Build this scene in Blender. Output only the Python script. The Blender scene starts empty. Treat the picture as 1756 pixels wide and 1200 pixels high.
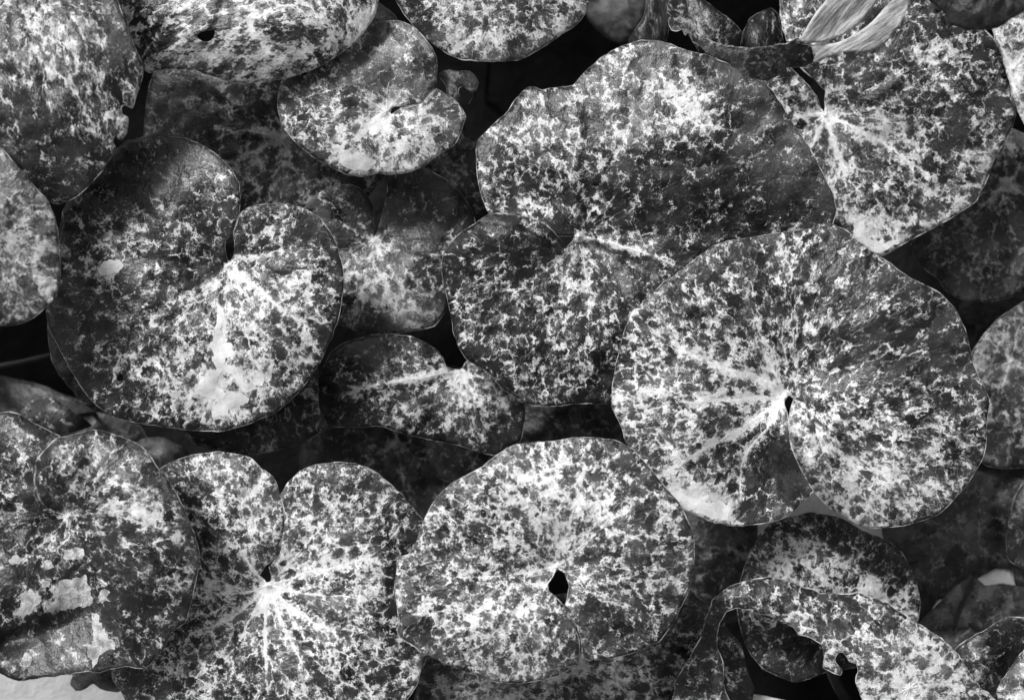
import bpy, bmesh, math, random
import numpy as np
from mathutils import Vector, noise
from mathutils.geometry import delaunay_2d_cdt

random.seed(7)
S = bpy.context.scene
COL = S.collection
R = math.radians

# ------------------------------------------------------------------ camera
W_PX, H_PX = 1756.0, 1200.0
WIDTH = 0.70                       # metres across the frame at leaf level
LENS = 50.0
DIST = WIDTH * LENS / 36.0
K = WIDTH / W_PX
cam = bpy.data.cameras.new('camera')
cam.lens = LENS
cam.sensor_width = 36.0
cam.clip_start = 0.02
cam.clip_end = 200
cam.dof.use_dof = True
cam.dof.focus_distance = DIST - 0.012
cam.dof.aperture_fstop = 4.5
cam_o = bpy.data.objects.new('camera', cam)
COL.objects.link(cam_o)
cam_o.location = (0, 0, DIST)
S.camera = cam_o

# ------------------------------------------------------------------ light: a bright overcast sky
SUN_EL, SUN_AZ = R(48), R(-36)     # azimuth measured from +Y (up in the picture), clockwise
w = bpy.data.worlds.new('World')
S.world = w
w.use_nodes = True
nt = w.node_tree
nt.nodes.clear()
sky = nt.nodes.new('ShaderNodeTexSky')
sky.sky_type = 'NISHITA'
sky.sun_disc = False
sky.sun_elevation = SUN_EL
sky.sun_rotation = SUN_AZ
sky.air_density = 1.0
sky.dust_density = 3.0
bw = nt.nodes.new('ShaderNodeRGBToBW')      # the photograph is black and white
bg = nt.nodes.new('ShaderNodeBackground')
bg.inputs['Strength'].default_value = 0.065
wo = nt.nodes.new('ShaderNodeOutputWorld')
nt.links.new(sky.outputs[0], bw.inputs[0])
nt.links.new(bw.outputs[0], bg.inputs['Color'])
nt.links.new(bg.outputs[0], wo.inputs['Surface'])

sun = bpy.data.lights.new('sun', 'SUN')
sun.energy = 1.5
sun.angle = R(13)
sun_o = bpy.data.objects.new('sun', sun)
COL.objects.link(sun_o)
sd = Vector((math.sin(SUN_AZ) * math.cos(SUN_EL), math.cos(SUN_AZ) * math.cos(SUN_EL), math.sin(SUN_EL)))
sun_o.rotation_euler = sd.to_track_quat('Z', 'Y').to_euler()
sun_o.location = sd * 3

S.view_settings.view_transform = 'Standard'
S.view_settings.look = 'None'
S.view_settings.exposure = 0.90
S.view_settings.gamma = 1.0
S.view_settings.use_curve_mapping = False

GROUND = -0.34
S.cycles.max_bounces = 5
S.cycles.diffuse_bounces = 3
S.cycles.glossy_bounces = 2

# ------------------------------------------------------------------ node helpers
class NB:
    def __init__(self, name):
        self.m = bpy.data.materials.new(name)
        self.m.use_nodes = True
        self.t = self.m.node_tree
        self.t.nodes.clear()
        self.out = self.t.nodes.new('ShaderNodeOutputMaterial')
    def put(self, sock, v):
        if v is None:
            return
        if isinstance(v, bpy.types.NodeSocket):
            self.t.links.new(v, sock)
        else:
            sock.default_value = v
    def math(self, op, a, b=None, c=None, clamp=False):
        n = self.t.nodes.new('ShaderNodeMath')
        n.operation = op
        n.use_clamp = clamp
        for i, v in enumerate((a, b, c)):
            self.put(n.inputs[i], v)
        return n.outputs[0]
    def add(self, a, b): return self.math('ADD', a, b)
    def sub(self, a, b): return self.math('SUBTRACT', a, b)
    def mul(self, a, b): return self.math('MULTIPLY', a, b)
    def vmath(self, op, a, b=None, scale=None):
        n = self.t.nodes.new('ShaderNodeVectorMath')
        n.operation = op
        self.put(n.inputs[0], a)
        if b is not None: self.put(n.inputs[1], b)
        if scale is not None: self.put(n.inputs['Scale'], scale)
        return n.outputs[0]
    def attr(self, name, fac=True):
        n = self.t.nodes.new('ShaderNodeAttribute')
        n.attribute_name = name
        return n.outputs['Fac'] if fac else n.outputs['Vector']
    def noise(self, vec, scale, detail=2, rough=0.5, dist=0.0, color=False):
        n = self.t.nodes.new('ShaderNodeTexNoise')
        self.put(n.inputs['Vector'], vec)
        n.inputs['Scale'].default_value = scale
        n.inputs['Detail'].default_value = detail
        n.inputs['Roughness'].default_value = rough
        n.inputs['Distortion'].default_value = dist
        return n.outputs['Color'] if color else n.outputs['Fac']
    def voro(self, vec, scale, feature='F1', rand=1.0, out='Distance'):
        n = self.t.nodes.new('ShaderNodeTexVoronoi')
        n.feature = feature
        self.put(n.inputs['Vector'], vec)
        n.inputs['Scale'].default_value = scale
        n.inputs['Randomness'].default_value = rand
        return n.outputs[out]
    def step(self, v, lo, hi, a=0.0, b=1.0, smooth=True):
        n = self.t.nodes.new('ShaderNodeMapRange')
        n.interpolation_type = 'SMOOTHSTEP' if smooth else 'LINEAR'
        n.clamp = True
        self.put(n.inputs[0], v)
        self.put(n.inputs[1], lo)
        self.put(n.inputs[2], hi)
        self.put(n.inputs[3], a)
        self.put(n.inputs[4], b)
        return n.outputs[0]
    def mix(self, f, a, b):
        n = self.t.nodes.new('ShaderNodeMix')
        n.data_type = 'FLOAT'
        self.put(n.inputs[0], f)
        self.put(n.inputs[2], a)
        self.put(n.inputs[3], b)
        return n.outputs[0]
    def bump(self, h, strength, dist):
        n = self.t.nodes.new('ShaderNodeBump')
        n.inputs['Strength'].default_value = strength
        n.inputs['Distance'].default_value = dist
        self.put(n.inputs['Height'], h)
        return n.outputs[0]
    def principled(self, value, rough=0.5, spec=0.4, normal=None, sss=0.0):
        n = self.t.nodes.new('ShaderNodeBsdfPrincipled')
        c = self.t.nodes.new('ShaderNodeCombineColor')
        for i in range(3):
            self.put(c.inputs[i], value)
        self.t.links.new(c.outputs[0], n.inputs['Base Color'])
        self.put(n.inputs['Roughness'], rough)
        self.put(n.inputs['Specular IOR Level'], spec)
        if normal is not None:
            self.put(n.inputs['Normal'], normal)
        self.t.links.new(n.outputs[0], self.out.inputs['Surface'])
        return self.m

# mottled leaf skin: dark rounded blotches on a bleached ground, ragged at every scale.
# lp   = position on the flat leaf in units of about 4 mm,  dens = how much is bleached here, with shade of folds and creases put in,
# tone = how light the dark pigment is here, lite = how light the bleached tissue is
def mottled(name):
    b = NB(name)
    lp = b.attr('lp', False)
    dens = b.attr('dens')
    tone = b.attr('tone')
    lite = b.attr('lite')
    blur = b.attr('soft')
    wc = b.vmath('SUBTRACT', b.noise(lp, 0.30, 2, 0.55, color=True), (0.5, 0.5, 0.5))
    p1 = b.vmath('ADD', lp, b.vmath('SCALE', wc, scale=3.2))
    wf = b.vmath('SUBTRACT', b.noise(lp, 1.3, 3, 0.65, color=True), (0.5, 0.5, 0.5))
    cellv = b.vmath('ADD', lp, b.vmath('SCALE', wf, scale=2.3))
    cellv = b.vmath('ADD', cellv, b.vmath('SCALE', wc, scale=2.4))
    def spots(scale, r0, r1):
        n = b.t.nodes.new('ShaderNodeTexVoronoi')
        n.feature = 'F1'
        n.voronoi_dimensions = '2D' if False else '3D'
        b.put(n.inputs['Vector'], cellv)
        n.inputs['Scale'].default_value = scale
        sp = b.t.nodes.new('ShaderNodeSeparateColor')
        b.t.links.new(n.outputs['Color'], sp.inputs[0])
        rad = b.step(sp.outputs[0], 0.0, 1.0, r0, r1, False)
        return b.sub(n.outputs['Distance'], rad), sp.outputs[1]
    s1, id1 = spots(0.30, 0.10, 0.66)
    s2_, id2 = spots(0.66, 0.05, 0.60)
    sm = b.t.nodes.new('ShaderNodeMath'); sm.operation = 'SMOOTH_MIN'
    b.put(sm.inputs[0], s1); b.put(sm.inputs[1], b.mul(s2_, 0.8)); sm.inputs[2].default_value = 0.12
    n_big = b.noise(lp, 0.13, 2, 0.5)
    n_mid = b.noise(p1, 0.55, 4, 0.6)
    n_fine = b.noise(lp, 2.4, 3, 0.7)
    f = b.add(b.mul(sm.outputs[0], 1.5), b.mul(b.sub(n_mid, 0.5), 0.85))
    f = b.add(f, b.mul(b.sub(n_big, 0.5), 0.6))
    f = b.add(f, b.mul(b.sub(n_fine, 0.5), 0.80))
    e1 = b.voro(cellv, 0.40, 'DISTANCE_TO_EDGE')
    web = b.mul(b.step(e1, 0.0, 0.13, 1.0, 0.0), b.step(n_mid, 0.38, 0.58, 0.25, 1.0))
    f = b.add(f, b.sub(b.mul(web, 0.62), 0.10))
    f = b.add(f, b.add(b.mul(dens, 0.85), OFFS))
    white = b.step(f, b.sub(-0.18, blur), b.add(0.26, blur))
    broad = b.step(f, -0.55, 0.60)
    white = b.add(b.mul(white, 0.60), b.mul(broad, 0.40))
    # crack-like bleached threads in the dark tissue
    rid = b.math('ABSOLUTE', b.sub(b.noise(p1, 0.62, 4, 0.6), 0.5))
    thr = b.mul(b.step(rid, 0.0, 0.022, 1.0, 0.0), b.step(b.noise(lp, 0.5, 2), 0.44, 0.62))
    thr = b.mul(thr, b.step(f, -0.95, -0.15, 0.10, 0.85))
    # pin-point pale specks
    vd = b.voro(lp, 2.3, 'F1')
    vcol = b.voro(lp, 2.3, 'F1', out='Color')
    s2 = b.t.nodes.new('ShaderNodeSeparateColor')
    b.t.links.new(vcol, s2.inputs[0])
    speck = b.mul(b.step(vd, 0.10, 0.24, 1.0, 0.0), b.step(b.add(s2.outputs[0], b.mul(b.sub(n_mid, 0.5), 0.8)), 0.70, 0.78))
    speck = b.mul(speck, b.mul(b.step(f, -0.9, -0.2, 0.06, 0.85), b.step(n_big, 0.40, 0.58, 0.15, 1.0)))
    wv = b.math('MAXIMUM', white, b.math('MAXIMUM', thr, b.mul(speck, 0.8)))
    # dark pigment varies softly and in grain
    dk = b.mul(b.mul(tone, 0.27), b.step(b.noise(lp, 0.22, 3, 0.55), 0.30, 0.72, 0.45, 1.75, False))
    dk = b.mul(dk, b.step(n_fine, 0.25, 0.75, 0.50, 1.55, False))
    dk = b.mul(dk, b.step(id1, 0.0, 1.0, 0.45, 2.1, False))
    dk = b.mul(dk, b.step(dens, -0.05, 0.40, 1.0, 2.2))
    lt = b.math('MINIMUM', b.mul(lite, b.step(b.noise(lp, 0.9, 3, 0.62), 0.30, 0.70, 0.72, 1.28, False)), 0.90)
    val = b.mix(wv, dk, lt)
    nrm = b.bump(b.noise(lp, 0.8, 3, 0.62), 0.38, 0.0026)
    rough = b.mix(wv, 0.36, 0.60)
    return b.principled(val, rough, 0.40, nrm)

OFFS = -0.33
M_LEAF = mottled('mottled_leaf')

def rim_mat():
    b = NB('leaf_margin')
    lp = b.attr('lp', False)
    lite = b.attr('lite')
    n = b.noise(lp, 0.45, 4, 0.65)
    v = b.mul(lite, b.step(n, 0.38, 0.62, 0.08, 1.0))
    return b.principled(v, 0.5, 0.35)
M_RIM = rim_mat()

def pale_mat(name, lo, hi, sc, bs=0.9):
    b = NB(name)
    lp = b.attr('lp', False)
    n1 = b.noise(lp, 0.35 * sc, 6, 0.6, 0.4)
    n2 = b.noise(lp, 2.0 * sc, 4, 0.65)
    v = b.step(b.add(n1, b.mul(b.sub(n2, 0.5), 0.35)), 0.33, 0.62, lo, hi)
    nrm = b.bump(b.add(n2, b.mul(n1, 1.5)), bs, 0.0022)
    return b.principled(v, 0.62, 0.3, nrm)
M_PATCH = pale_mat('dried_tissue', 0.34, 0.84, 1.8)
M_FLAT = pale_mat('bleached_tissue', 0.74, 0.90, 2.2, 0.35)
M_UNDER = pale_mat('leaf_underside', 0.15, 0.72, 1.0, 0.6)
M_GROUND_FILL = pale_mat('pale_ground_fill', 0.72, 0.90, 0.4)

def plain_mat(name, lo, hi, sc, rough=0.5, spec=0.3, bstr=0.5, bdist=0.002):
    b = NB(name)
    tc = b.t.nodes.new('ShaderNodeTexCoord').outputs['Object']
    n1 = b.noise(tc, 22 * sc, 6, 0.6)
    v = b.step(n1, 0.3, 0.7, lo, hi)
    nrm = b.bump(b.noise(tc, 90 * sc, 5, 0.65), bstr, bdist)
    return b.principled(v, rough, spec, nrm)
M_STEM = plain_mat('petiole_skin', 0.012, 0.035, 1.0)
M_SOIL = plain_mat('soil', 0.006, 0.022, 0.6, 0.95, 0.1, 1.0, 0.01)
M_PATH = plain_mat('pale_paving', 0.40, 0.60, 0.9, 0.8, 0.2, 0.8, 0.004)

# ------------------------------------------------------------------ geometry helpers
def unproj(px, py, z):
    """photo pixel at height z -> world"""
    s = K * (DIST - z) / DIST
    return (px - W_PX / 2) * s, (H_PX / 2 - py) * s

def catmull(pts, spacing, closed=True):
    P = np.array(pts, float)
    n = len(P)
    out = []
    for i in range(n if closed else n - 1):
        p0 = P[(i - 1) % n] if closed or i > 0 else P[i]
        p1 = P[i]
        p2 = P[(i + 1) % n]
        p3 = P[(i + 2) % n] if closed or i + 2 < n else P[i + 1]
        L = np.linalg.norm(p2 - p1)
        m = max(1, int(round(L / spacing)))
        # centripetal
        d = [max(np.linalg.norm(b - a), 1e-4) ** 0.5 for a, b in ((p0, p1), (p1, p2), (p2, p3))]
        m1 = (p1 - p0) / d[0] - (p2 - p0) / (d[0] + d[1]) + (p2 - p1) / d[1]
        m2 = (p2 - p1) / d[1] - (p3 - p1) / (d[1] + d[2]) + (p3 - p2) / d[2]
        m1 *= d[1]; m2 *= d[1]
        for k in range(m):
            t = k / m
            t2, t3 = t * t, t * t * t
            out.append((2*t3 - 3*t2 + 1) * p1 + (t3 - 2*t2 + t) * m1 + (-2*t3 + 3*t2) * p2 + (t3 - t2) * m2)
    if not closed:
        out.append(P[-1])
    return np.array(out)

def straight(pts, spacing):
    P = np.array(pts, float)
    out = []
    for i in range(len(P)):
        p1, p2 = P[i], P[(i + 1) % len(P)]
        m = max(1, int(round(np.linalg.norm(p2 - p1) / spacing)))
        out += [p1 + (p2 - p1) * k / m for k in range(m)]
    return np.array(out)

def seg_dist(pts, poly, closed=False):
    """distance of each point to a polyline, and arc fraction of the nearest place"""
    A = poly[:-1] if not closed else poly
    B = poly[1:] if not closed else np.roll(poly, -1, axis=0)
    d = B - A
    L2 = np.maximum((d * d).sum(1), 1e-9)
    n, m = len(pts), len(A)
    best = np.empty(n); frac = np.empty(n)
    ch = max(1, int(1.5e6 // m))
    for i in range(0, n, ch):
        p = pts[i:i + ch]
        wx = p[:, 0, None] - A[None, :, 0]; wy = p[:, 1, None] - A[None, :, 1]
        t = np.clip((wx * d[None, :, 0] + wy * d[None, :, 1]) / L2[None], 0, 1)
        e = (wx - t * d[None, :, 0]) ** 2 + (wy - t * d[None, :, 1]) ** 2
        k = e.argmin(1)
        r = np.arange(len(p))
        best[i:i + ch] = np.sqrt(e[r, k])
        frac[i:i + ch] = (k + t[r, k]) / m
    return best, frac

def inside(pts, poly):
    x, y = pts[:, 0], pts[:, 1]
    res = np.zeros(len(pts), bool)
    j = len(poly) - 1
    for i in range(len(poly)):
        xi, yi = poly[i]; xj, yj = poly[j]
        c = ((yi > y) != (yj > y)) & (x < (xj - xi) * (y - yi) / (yj - yi + 1e-12) + xi)
        res ^= c
        j = i
    return res

def tps(ctrl):
    """thin-plate surface through (px,py,mm) points -> function(px array) in metres"""
    C = np.array(ctrl, float)
    n = len(C)
    X = C[:, :2] / 100.0
    def U(r2):
        return np.where(r2 > 1e-12, r2 * np.log(r2 + 1e-12) * 0.5, 0.0)
    r2 = ((X[:, None] - X[None]) ** 2).sum(2)
    A = np.zeros((n + 3, n + 3))
    A[:n, :n] = U(r2) + np.eye(n) * 0.05
    A[:n, n] = 1; A[:n, n+1:] = X
    A[n, :n] = 1; A[n+1:, :n] = X.T
    sol = np.linalg.lstsq(A, np.concatenate([C[:, 2], np.zeros(3)]), rcond=None)[0]
    def f(p):
        q = p / 100.0
        r2 = ((q[:, None] - X[None]) ** 2).sum(2)
        return (U(r2) @ sol[:n] + sol[n] + q @ sol[n+1:]) * 0.001
    return f

def set_attr(me, name, arr, kind='FLOAT'):
    a = me.attributes.new(name, kind, 'POINT')
    arr = np.asarray(arr, np.float32)
    a.data.foreach_set('vector' if kind == 'FLOAT_VECTOR' else 'value', arr.ravel())

def make_obj(name, verts, faces, mat, parent=None, base=(0, 0, 0), smooth=True):
    me = bpy.data.meshes.new(name)
    V = np.asarray(verts, float) - np.array(base)
    me.from_pydata(V.tolist(), [], faces)
    me.materials.append(mat)
    if smooth:
        me.polygons.foreach_set('use_smooth', [True] * len(me.polygons))
    o = bpy.data.objects.new(name, me)
    COL.objects.link(o)
    if parent is not None:
        o.parent = parent
    return o

def tube(path, radii, sides=6, cap=True):
    P = np.array(path, float)
    V, F = [], []
    n = len(P)
    for i in range(n):
        t = P[min(i + 1, n - 1)] - P[max(i - 1, 0)]
        t = Vector(t).normalized()
        a = t.orthogonal().normalized() if abs(t.z) > 0.95 else t.cross(Vector((0, 0, 1))).normalized()
        c = a.cross(t)
        for k in range(sides):
            an = 2 * math.pi * k / sides
            V.append(tuple(Vector(P[i]) + (a * math.cos(an) + c * math.sin(an)) * radii[i]))
    for i in range(n - 1):
        for k in range(sides):
            k2 = (k + 1) % sides
            F.append((i*sides + k, i*sides + k2, (i+1)*sides + k2, (i+1)*sides + k))
    if cap:
        F.append(tuple(range(sides)))
        F.append(tuple(range((n-1)*sides, n*sides))[::-1])
    return V, F

def vnoise(p, s, seed):
    return np.array([noise.noise(Vector((x / s, y / s, seed * 7.31))) for x, y in p])

def polymesh(outline, holes, step, seed):
    """triangulate an outline (pixels) with an interior lattice"""
    rng = random.Random(seed)
    x0, y0 = outline.min(0); x1, y1 = outline.max(0)
    gx = np.arange(x0, x1 + step, step)
    gy = np.arange(y0, y1 + step, step * 0.87)
    G = np.array([(x + (step * 0.5 if j % 2 else 0) + rng.uniform(-.2, .2) * step,
                   y + rng.uniform(-.2, .2) * step) for j, y in enumerate(gy) for x in gx])
    ok = inside(G, outline)
    G = G[ok]
    loops = [outline] + holes
    for k, lp in enumerate(loops):
        d, _ = seg_dist(G, lp, True)
        keep = d > step * 0.55
        if k > 0:
            keep &= ~inside(G, lp)
        G = G[keep]
    co, ed, n = [], [], 0
    for lp in loops:
        m = len(lp)
        co += [Vector(p) for p in lp]
        ed += [(n + i, n + (i + 1) % m) for i in range(m)]
        n += m
    co += [Vector(p) for p in G]
    r = delaunay_2d_cdt(co, ed, [], 1, 1e-4)
    V = np.array([tuple(v) for v in r[0]])
    F = [tuple(f) for f in r[2]]
    cen = np.array([V[list(f)].mean(0) for f in F])
    good = inside(cen, outline)
    for h in holes:
        good &= ~inside(cen, h)
    F = [f for f, g in zip(F, good) if g]
    # wind upward (pixel y is flipped in the world)
    W = []
    for f in F:
        a, b_, c = V[f[0]], V[f[1]], V[f[2]]
        cr = (b_[0]-a[0])*(c[1]-a[1]) - (b_[1]-a[1])*(c[0]-a[0])
        W.append(f[::-1] if cr > 0 else f)
    return V, W

COUNT = [0]
ZS = 1.3          # spacing of the storeys
def leaf(name, label, z, outline, P, group='mottled leaves of the leaf bed', category='leaf', holes=(), veins=(), ctrl=None,
         dens=0.0, blobs=(), tone=0.055, tblobs=(), lite=0.72, edge=-0.08, soft=0.0, scale=1.0, stretch=None,
         dome=8.0, pucker=1.5, step=5.5, wob=1.0, patches=(), rim=1.0, rimw=1.0, mat=None, petiole=True,
         vein_lift=0.25, furrow=1.5, extra=(), base_off=None, thick=0.0007, vein_dens=0.78, amp=1.45, radial=0.89, auto=True, auto_b=.42, auto_f=.8):
    COUNT[0] += 1
    z *= ZS
    seed = COUNT[0]
    rng = random.Random(seed * 13)
    mat = mat or M_LEAF
    ol = catmull(outline, 4.0) * 0.5 + straight(outline, 4.0) * 0.5
    nn = np.array([[noise.noise(Vector((p[0] / 17, p[1] / 17, seed))), noise.noise(Vector((p[0] / 17, p[1] / 17, seed + 50)))] for p in ol])
    n2 = np.array([[noise.noise(Vector((p[0] / 5, p[1] / 5, seed))), noise.noise(Vector((p[0] / 5, p[1] / 5, seed + 50)))] for p in ol])
    ol = ol + (nn * 1.5 + n2 * 0.5) * wob
    hl = [catmull(h, 2.5) for h in holes]
    P = np.array(P, float)
    zs = tps([(x, y, h * amp) for x, y, h in ctrl]) if ctrl else None
    cen = ol.mean(0)
    rad = np.sqrt(((ol - cen) ** 2).sum(1)).mean()
    vlines = []
    veins = list(veins)
    if auto:
        man = [math.atan2(v['p'][0][1] - P[1], v['p'][0][0] - P[0]) for v in veins]
        a0 = rng.uniform(0, 6.28)
        for i in range(13):
            an = a0 + i * 2 * math.pi / 13 + rng.uniform(-.09, .09)
            if any(abs((an - m + math.pi) % (2 * math.pi) - math.pi) < .21 for m in man):
                continue
            dv = np.array([math.cos(an), math.sin(an)])
            ray = P + dv * np.arange(10, 520, 5.0)[:, None]
            ins = inside(ray, ol)
            if not ins[:4].all():
                continue
            L = 10 + 5.0 * (np.argmin(ins) if not ins.all() else len(ins))
            if L < 80:
                continue
            pv = np.array([-dv[1], dv[0]]) * rng.uniform(-.07, .07) * L
            q1, q2, q3 = P + dv * L * .35 + pv * .5, P + dv * L * .62 + pv, P + dv * L * .90 + pv * .6
            veins.append(dict(p=[tuple(q1), tuple(q2), tuple(q3)], w=3.0, b=auto_b, d=.05, f=auto_f, bw=4.5, fw=9.0, main=1))
            for sg in (-1, 1):
                a2 = an + sg * rng.uniform(.28, .45)
                st = P + dv * L * rng.uniform(.42, .58) + pv * .8
                en = st + np.array([math.cos(a2), math.sin(a2)]) * L * rng.uniform(.25, .36)
                if inside(en[None], ol)[0]:
                    veins.append(dict(start=tuple(st), p=[tuple((st + en) / 2), tuple(en)], w=1.8, b=auto_b * .6, d=.0, f=auto_f * .6, bw=3.5, fw=6.0))
    for v in veins:
        pts = [tuple(v.get('start', P))] + [q for q in v['p']]
        ln = catmull(pts, 9.0, False)
        wig = np.stack([vnoise(ln, 30, seed + 31), vnoise(ln, 30, seed + 37)], 1) * 3.0 + np.stack([vnoise(ln, 9, seed + 41), vnoise(ln, 9, seed + 47)], 1) * 1.2
        wig[0] = 0
        vlines.append((ln + wig, v))

    def height(p):
        p = np.asarray(p, float)
        if zs is not None:
            h = zs(p)
        else:
            r = np.linalg.norm(p - cen, axis=1) / rad
            h = -dome * 0.001 * r ** 2.2
            h -= 0.002 * np.exp(-(np.linalg.norm(p - P, axis=1) / (0.22 * rad)) ** 2)
        de, _ = seg_dist(p, ol[::2], True)
        h = h - 0.0012 * np.exp(-de / 9.0)
        h = h + pucker * 0.001 * (vnoise(p, 46, seed) * 1.3 + vnoise(p, 21, seed + 3) * 0.6)
        for line, v in vlines:
            d, f = seg_dist(p, line)
            fade = (1 - f) ** 0.6
            wpx = v.get('fw', 11.0)
            h = h - furrow * 0.001 * v.get('f', 1.0) * fade * np.exp(-(d / wpx) ** 2) * np.clip(np.linalg.norm(p - P, axis=1) / 22.0, 0, 1)
        return h

    bz = GROUND
    bx, by = unproj(P[0], P[1], z)
    if base_off is None:
        bo = (rng.uniform(-.035, .035), rng.uniform(-.035, .035))
    else:
        bo = base_off
    base = (bx + bo[0], by + bo[1], bz)
    root = bpy.data.objects.new(name, None)
    COL.objects.link(root)
    root.location = base
    root.empty_display_size = 0.02
    root['label'] = label
    root['category'] = category
    if group: root['group'] = group

    def lift(p, off=0.0):
        p = np.asarray(p, float)
        h = height(p) + z + off
        s = K * (DIST - h) / DIST
        return np.stack([(p[:, 0] - W_PX/2) * s, (H_PX/2 - p[:, 1]) * s, h], 1)

    def fields(me, p, add=0.0, tmul=1.0, lmul=1.0):
        # blotches lengthen along the veins and grow towards the rim
        rv = p - P
        rl = np.maximum(np.linalg.norm(rv, axis=1), 6.0)
        r0 = rad * 0.75
        pw = radial
        q = (P + rv * ((r0 / rl) ** (1 - pw))[:, None]) / 10.0 * scale * 1.36
        if stretch:
            for (ang, fac, cx, cy, rr) in stretch:
                a = np.array([math.cos(R(ang)), math.sin(R(ang))])
                c = np.array([cx, cy]) / 10.0 * scale * 1.36
                al = (q - c) @ a
                wgt = np.exp(-(np.linalg.norm(p - np.array([cx, cy]), axis=1) / rr) ** 4)
                q = q - np.outer(al * (1 - fac) * wgt, a)
        de, _ = seg_dist(p, ol[::2], True)
        D = np.full(len(p), dens + add) + (edge * 1.6 - .06) * np.exp(-de / 18.0)
        for (x, y, r, a) in blobs:
            D += 1.25 * a * np.exp(-(((p[:, 0]-x)**2 + (p[:, 1]-y)**2) / (r * r)))
        for pt in patches:
            if pt.get('blend', 1):
                pc = np.array(pt['p'], float)
                dp, _ = seg_dist(p, pc, True)
                D += 0.22 * np.exp(-(dp / 7.0) ** 2)
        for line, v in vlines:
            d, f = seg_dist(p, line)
            D += vein_dens * v.get('b', 1.0) * (1 - f * 0.8) * np.exp(-(d / v.get('bw', 6.0)) ** 2)  # negative b puts the shade of a crease into the colour
        T = np.full(len(p), tone * tmul) * (1 + 0.8 * np.exp(-de / 20.0))
        for (x, y, r, a) in tblobs:
            T *= 1 + a * np.exp(-(((p[:, 0]-x)**2 + (p[:, 1]-y)**2) / (r * r)))
        set_attr(me, 'lp', np.column_stack([q[:, 0], -q[:, 1], np.full(len(p), seed * 11.7)]), 'FLOAT_VECTOR')
        set_attr(me, 'dens', D)
        set_attr(me, 'tone', T)
        set_attr(me, 'lite', np.full(len(p), lite * lmul))
        set_attr(me, 'soft', np.full(len(p), soft))

    V, F = polymesh(ol, hl, step, seed)
    blade = make_obj('blade', lift(V), F, mat, root, base)
    fields(blade.data, V)
    sm = blade.modifiers.new('thickness', 'SOLIDIFY')
    sm.thickness = thick
    sm.offset = -1

    # margin: a fine raised rim round the blade
    if rim > 0:
        rr = np.array([0.00033 * rimw * (0.55 + 1.5 * abs(noise.noise(Vector((p[0] / 40, p[1] / 40, seed + 9))))) for p in ol])
        pth = lift(ol, -0.00025)
        n = len(pth)
        VV, FF = tube(np.vstack([pth, pth[:1]]), np.append(rr, rr[0]), 5, False)
        mo = make_obj('margin', VV, FF, M_RIM, blade, (base[0], base[1], base[2]))
        pp = np.repeat(np.vstack([ol, ol[:1]]), 5, axis=0)
        set_attr(mo.data, 'lp', np.column_stack([pp / 10.0, np.full(len(pp), seed * 3.1)]), 'FLOAT_VECTOR')
        set_attr(mo.data, 'lite', np.full(len(pp), 0.62 * rim))

    todo, allp = [], []
    for line, v in vlines:
        if v.get('hide'):
            continue
        w0 = v.get('w', 4.0)
        n = len(line)
        tt = np.linspace(0, 1, n)
        half = 0.5 * w0 * 1.15 * (1 - 0.62 * tt) * (1 + 0.55 * vnoise(line, 16, seed + 5))
        tan = np.gradient(line, axis=0)
        tan /= np.maximum(np.linalg.norm(tan, axis=1), 1e-6)[:, None]
        nor = np.stack([-tan[:, 1], tan[:, 0]], 1)
        prof = ((-1.0, -0.35), (-0.55, 0.6), (0.0, 1.0), (0.55, 0.6), (1.0, -0.35))
        vp = np.stack([line + nor * (half * s_)[:, None] for s_, _ in prof], 1).reshape(-1, 2)
        of = np.tile(np.array([h_ for _, h_ in prof]), n) * np.repeat((1 - 0.7 * tt), 5) * vein_lift * 0.001
        todo.append((v, n, vp, of)); allp.append(vp)
    if todo:
        big = lift(np.vstack(allp)); k0 = 0
        groups = []
        for v, n, vp, of in todo:
            L3 = big[k0:k0 + len(vp)].copy(); k0 += len(vp)
            L3[:, 2] += of
            if 'start' in v and groups:
                groups[-1].append((v, n, vp, L3))       # a branch belongs to its main vein
            else:
                groups.append([(v, n, vp, L3)])
        for gset in groups:
            VV, FF, PP, AD = [], [], [], []
            for v, n, vp, L3 in gset:
                b0 = len(PP)
                for i in range(n - 1):
                    for k in range(4):
                        a = b0 + i * 5 + k
                        FF.append((a, a + 5, a + 6, a + 1))
                VV += L3.tolist(); PP += vp.tolist(); AD += [v.get('d', .25) * .9] * len(vp)
            vo = make_obj('vein', VV, FF, mat, blade, base)
            fields(vo.data, np.array(PP), add=np.array(AD))

    for pt in patches:
        po = catmull(pt['p'], 2.2)
        pamp = min(1.0, float(np.ptp(po, axis=0).min()) / 45.0)
        po = po + np.array([[noise.noise(Vector((p[0] / 5, p[1] / 5, 3.3))), noise.noise(Vector((p[0] / 5, p[1] / 5, 8.8)))] for p in po]) * 3.6 * max(pamp, .85) + np.array([[noise.noise(Vector((p[0] / 13, p[1] / 13, 5.3))), noise.noise(Vector((p[0] / 13, p[1] / 13, 1.8)))] for p in po]) * 5.0 * pamp
        pv, pf = polymesh(po, [], 4.0, seed + 77)
        flat = pt.get('h', 0.0006) < .0005
        l3 = lift(pv, 0.00018 if flat else 0.00035)
        l3[:, 2] += pt.get('h', 0.0006) * (0.5 + vnoise(pv, 9, seed + 21))
        ob = make_obj(pt.get('name', 'dried_patch'), l3, pf, M_FLAT if pt.get('h', .0006) < .0003 else M_PATCH, blade, base)
        set_attr(ob.data, 'lp', np.column_stack([pv / 10.0 * np.array([1.0, -1.0]), np.full(len(pv), seed * 5.0)]), 'FLOAT_VECTOR')
        if not flat:
            m2 = ob.modifiers.new('thickness', 'SOLIDIFY'); m2.thickness = 0.0002; m2.offset = -1
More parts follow.
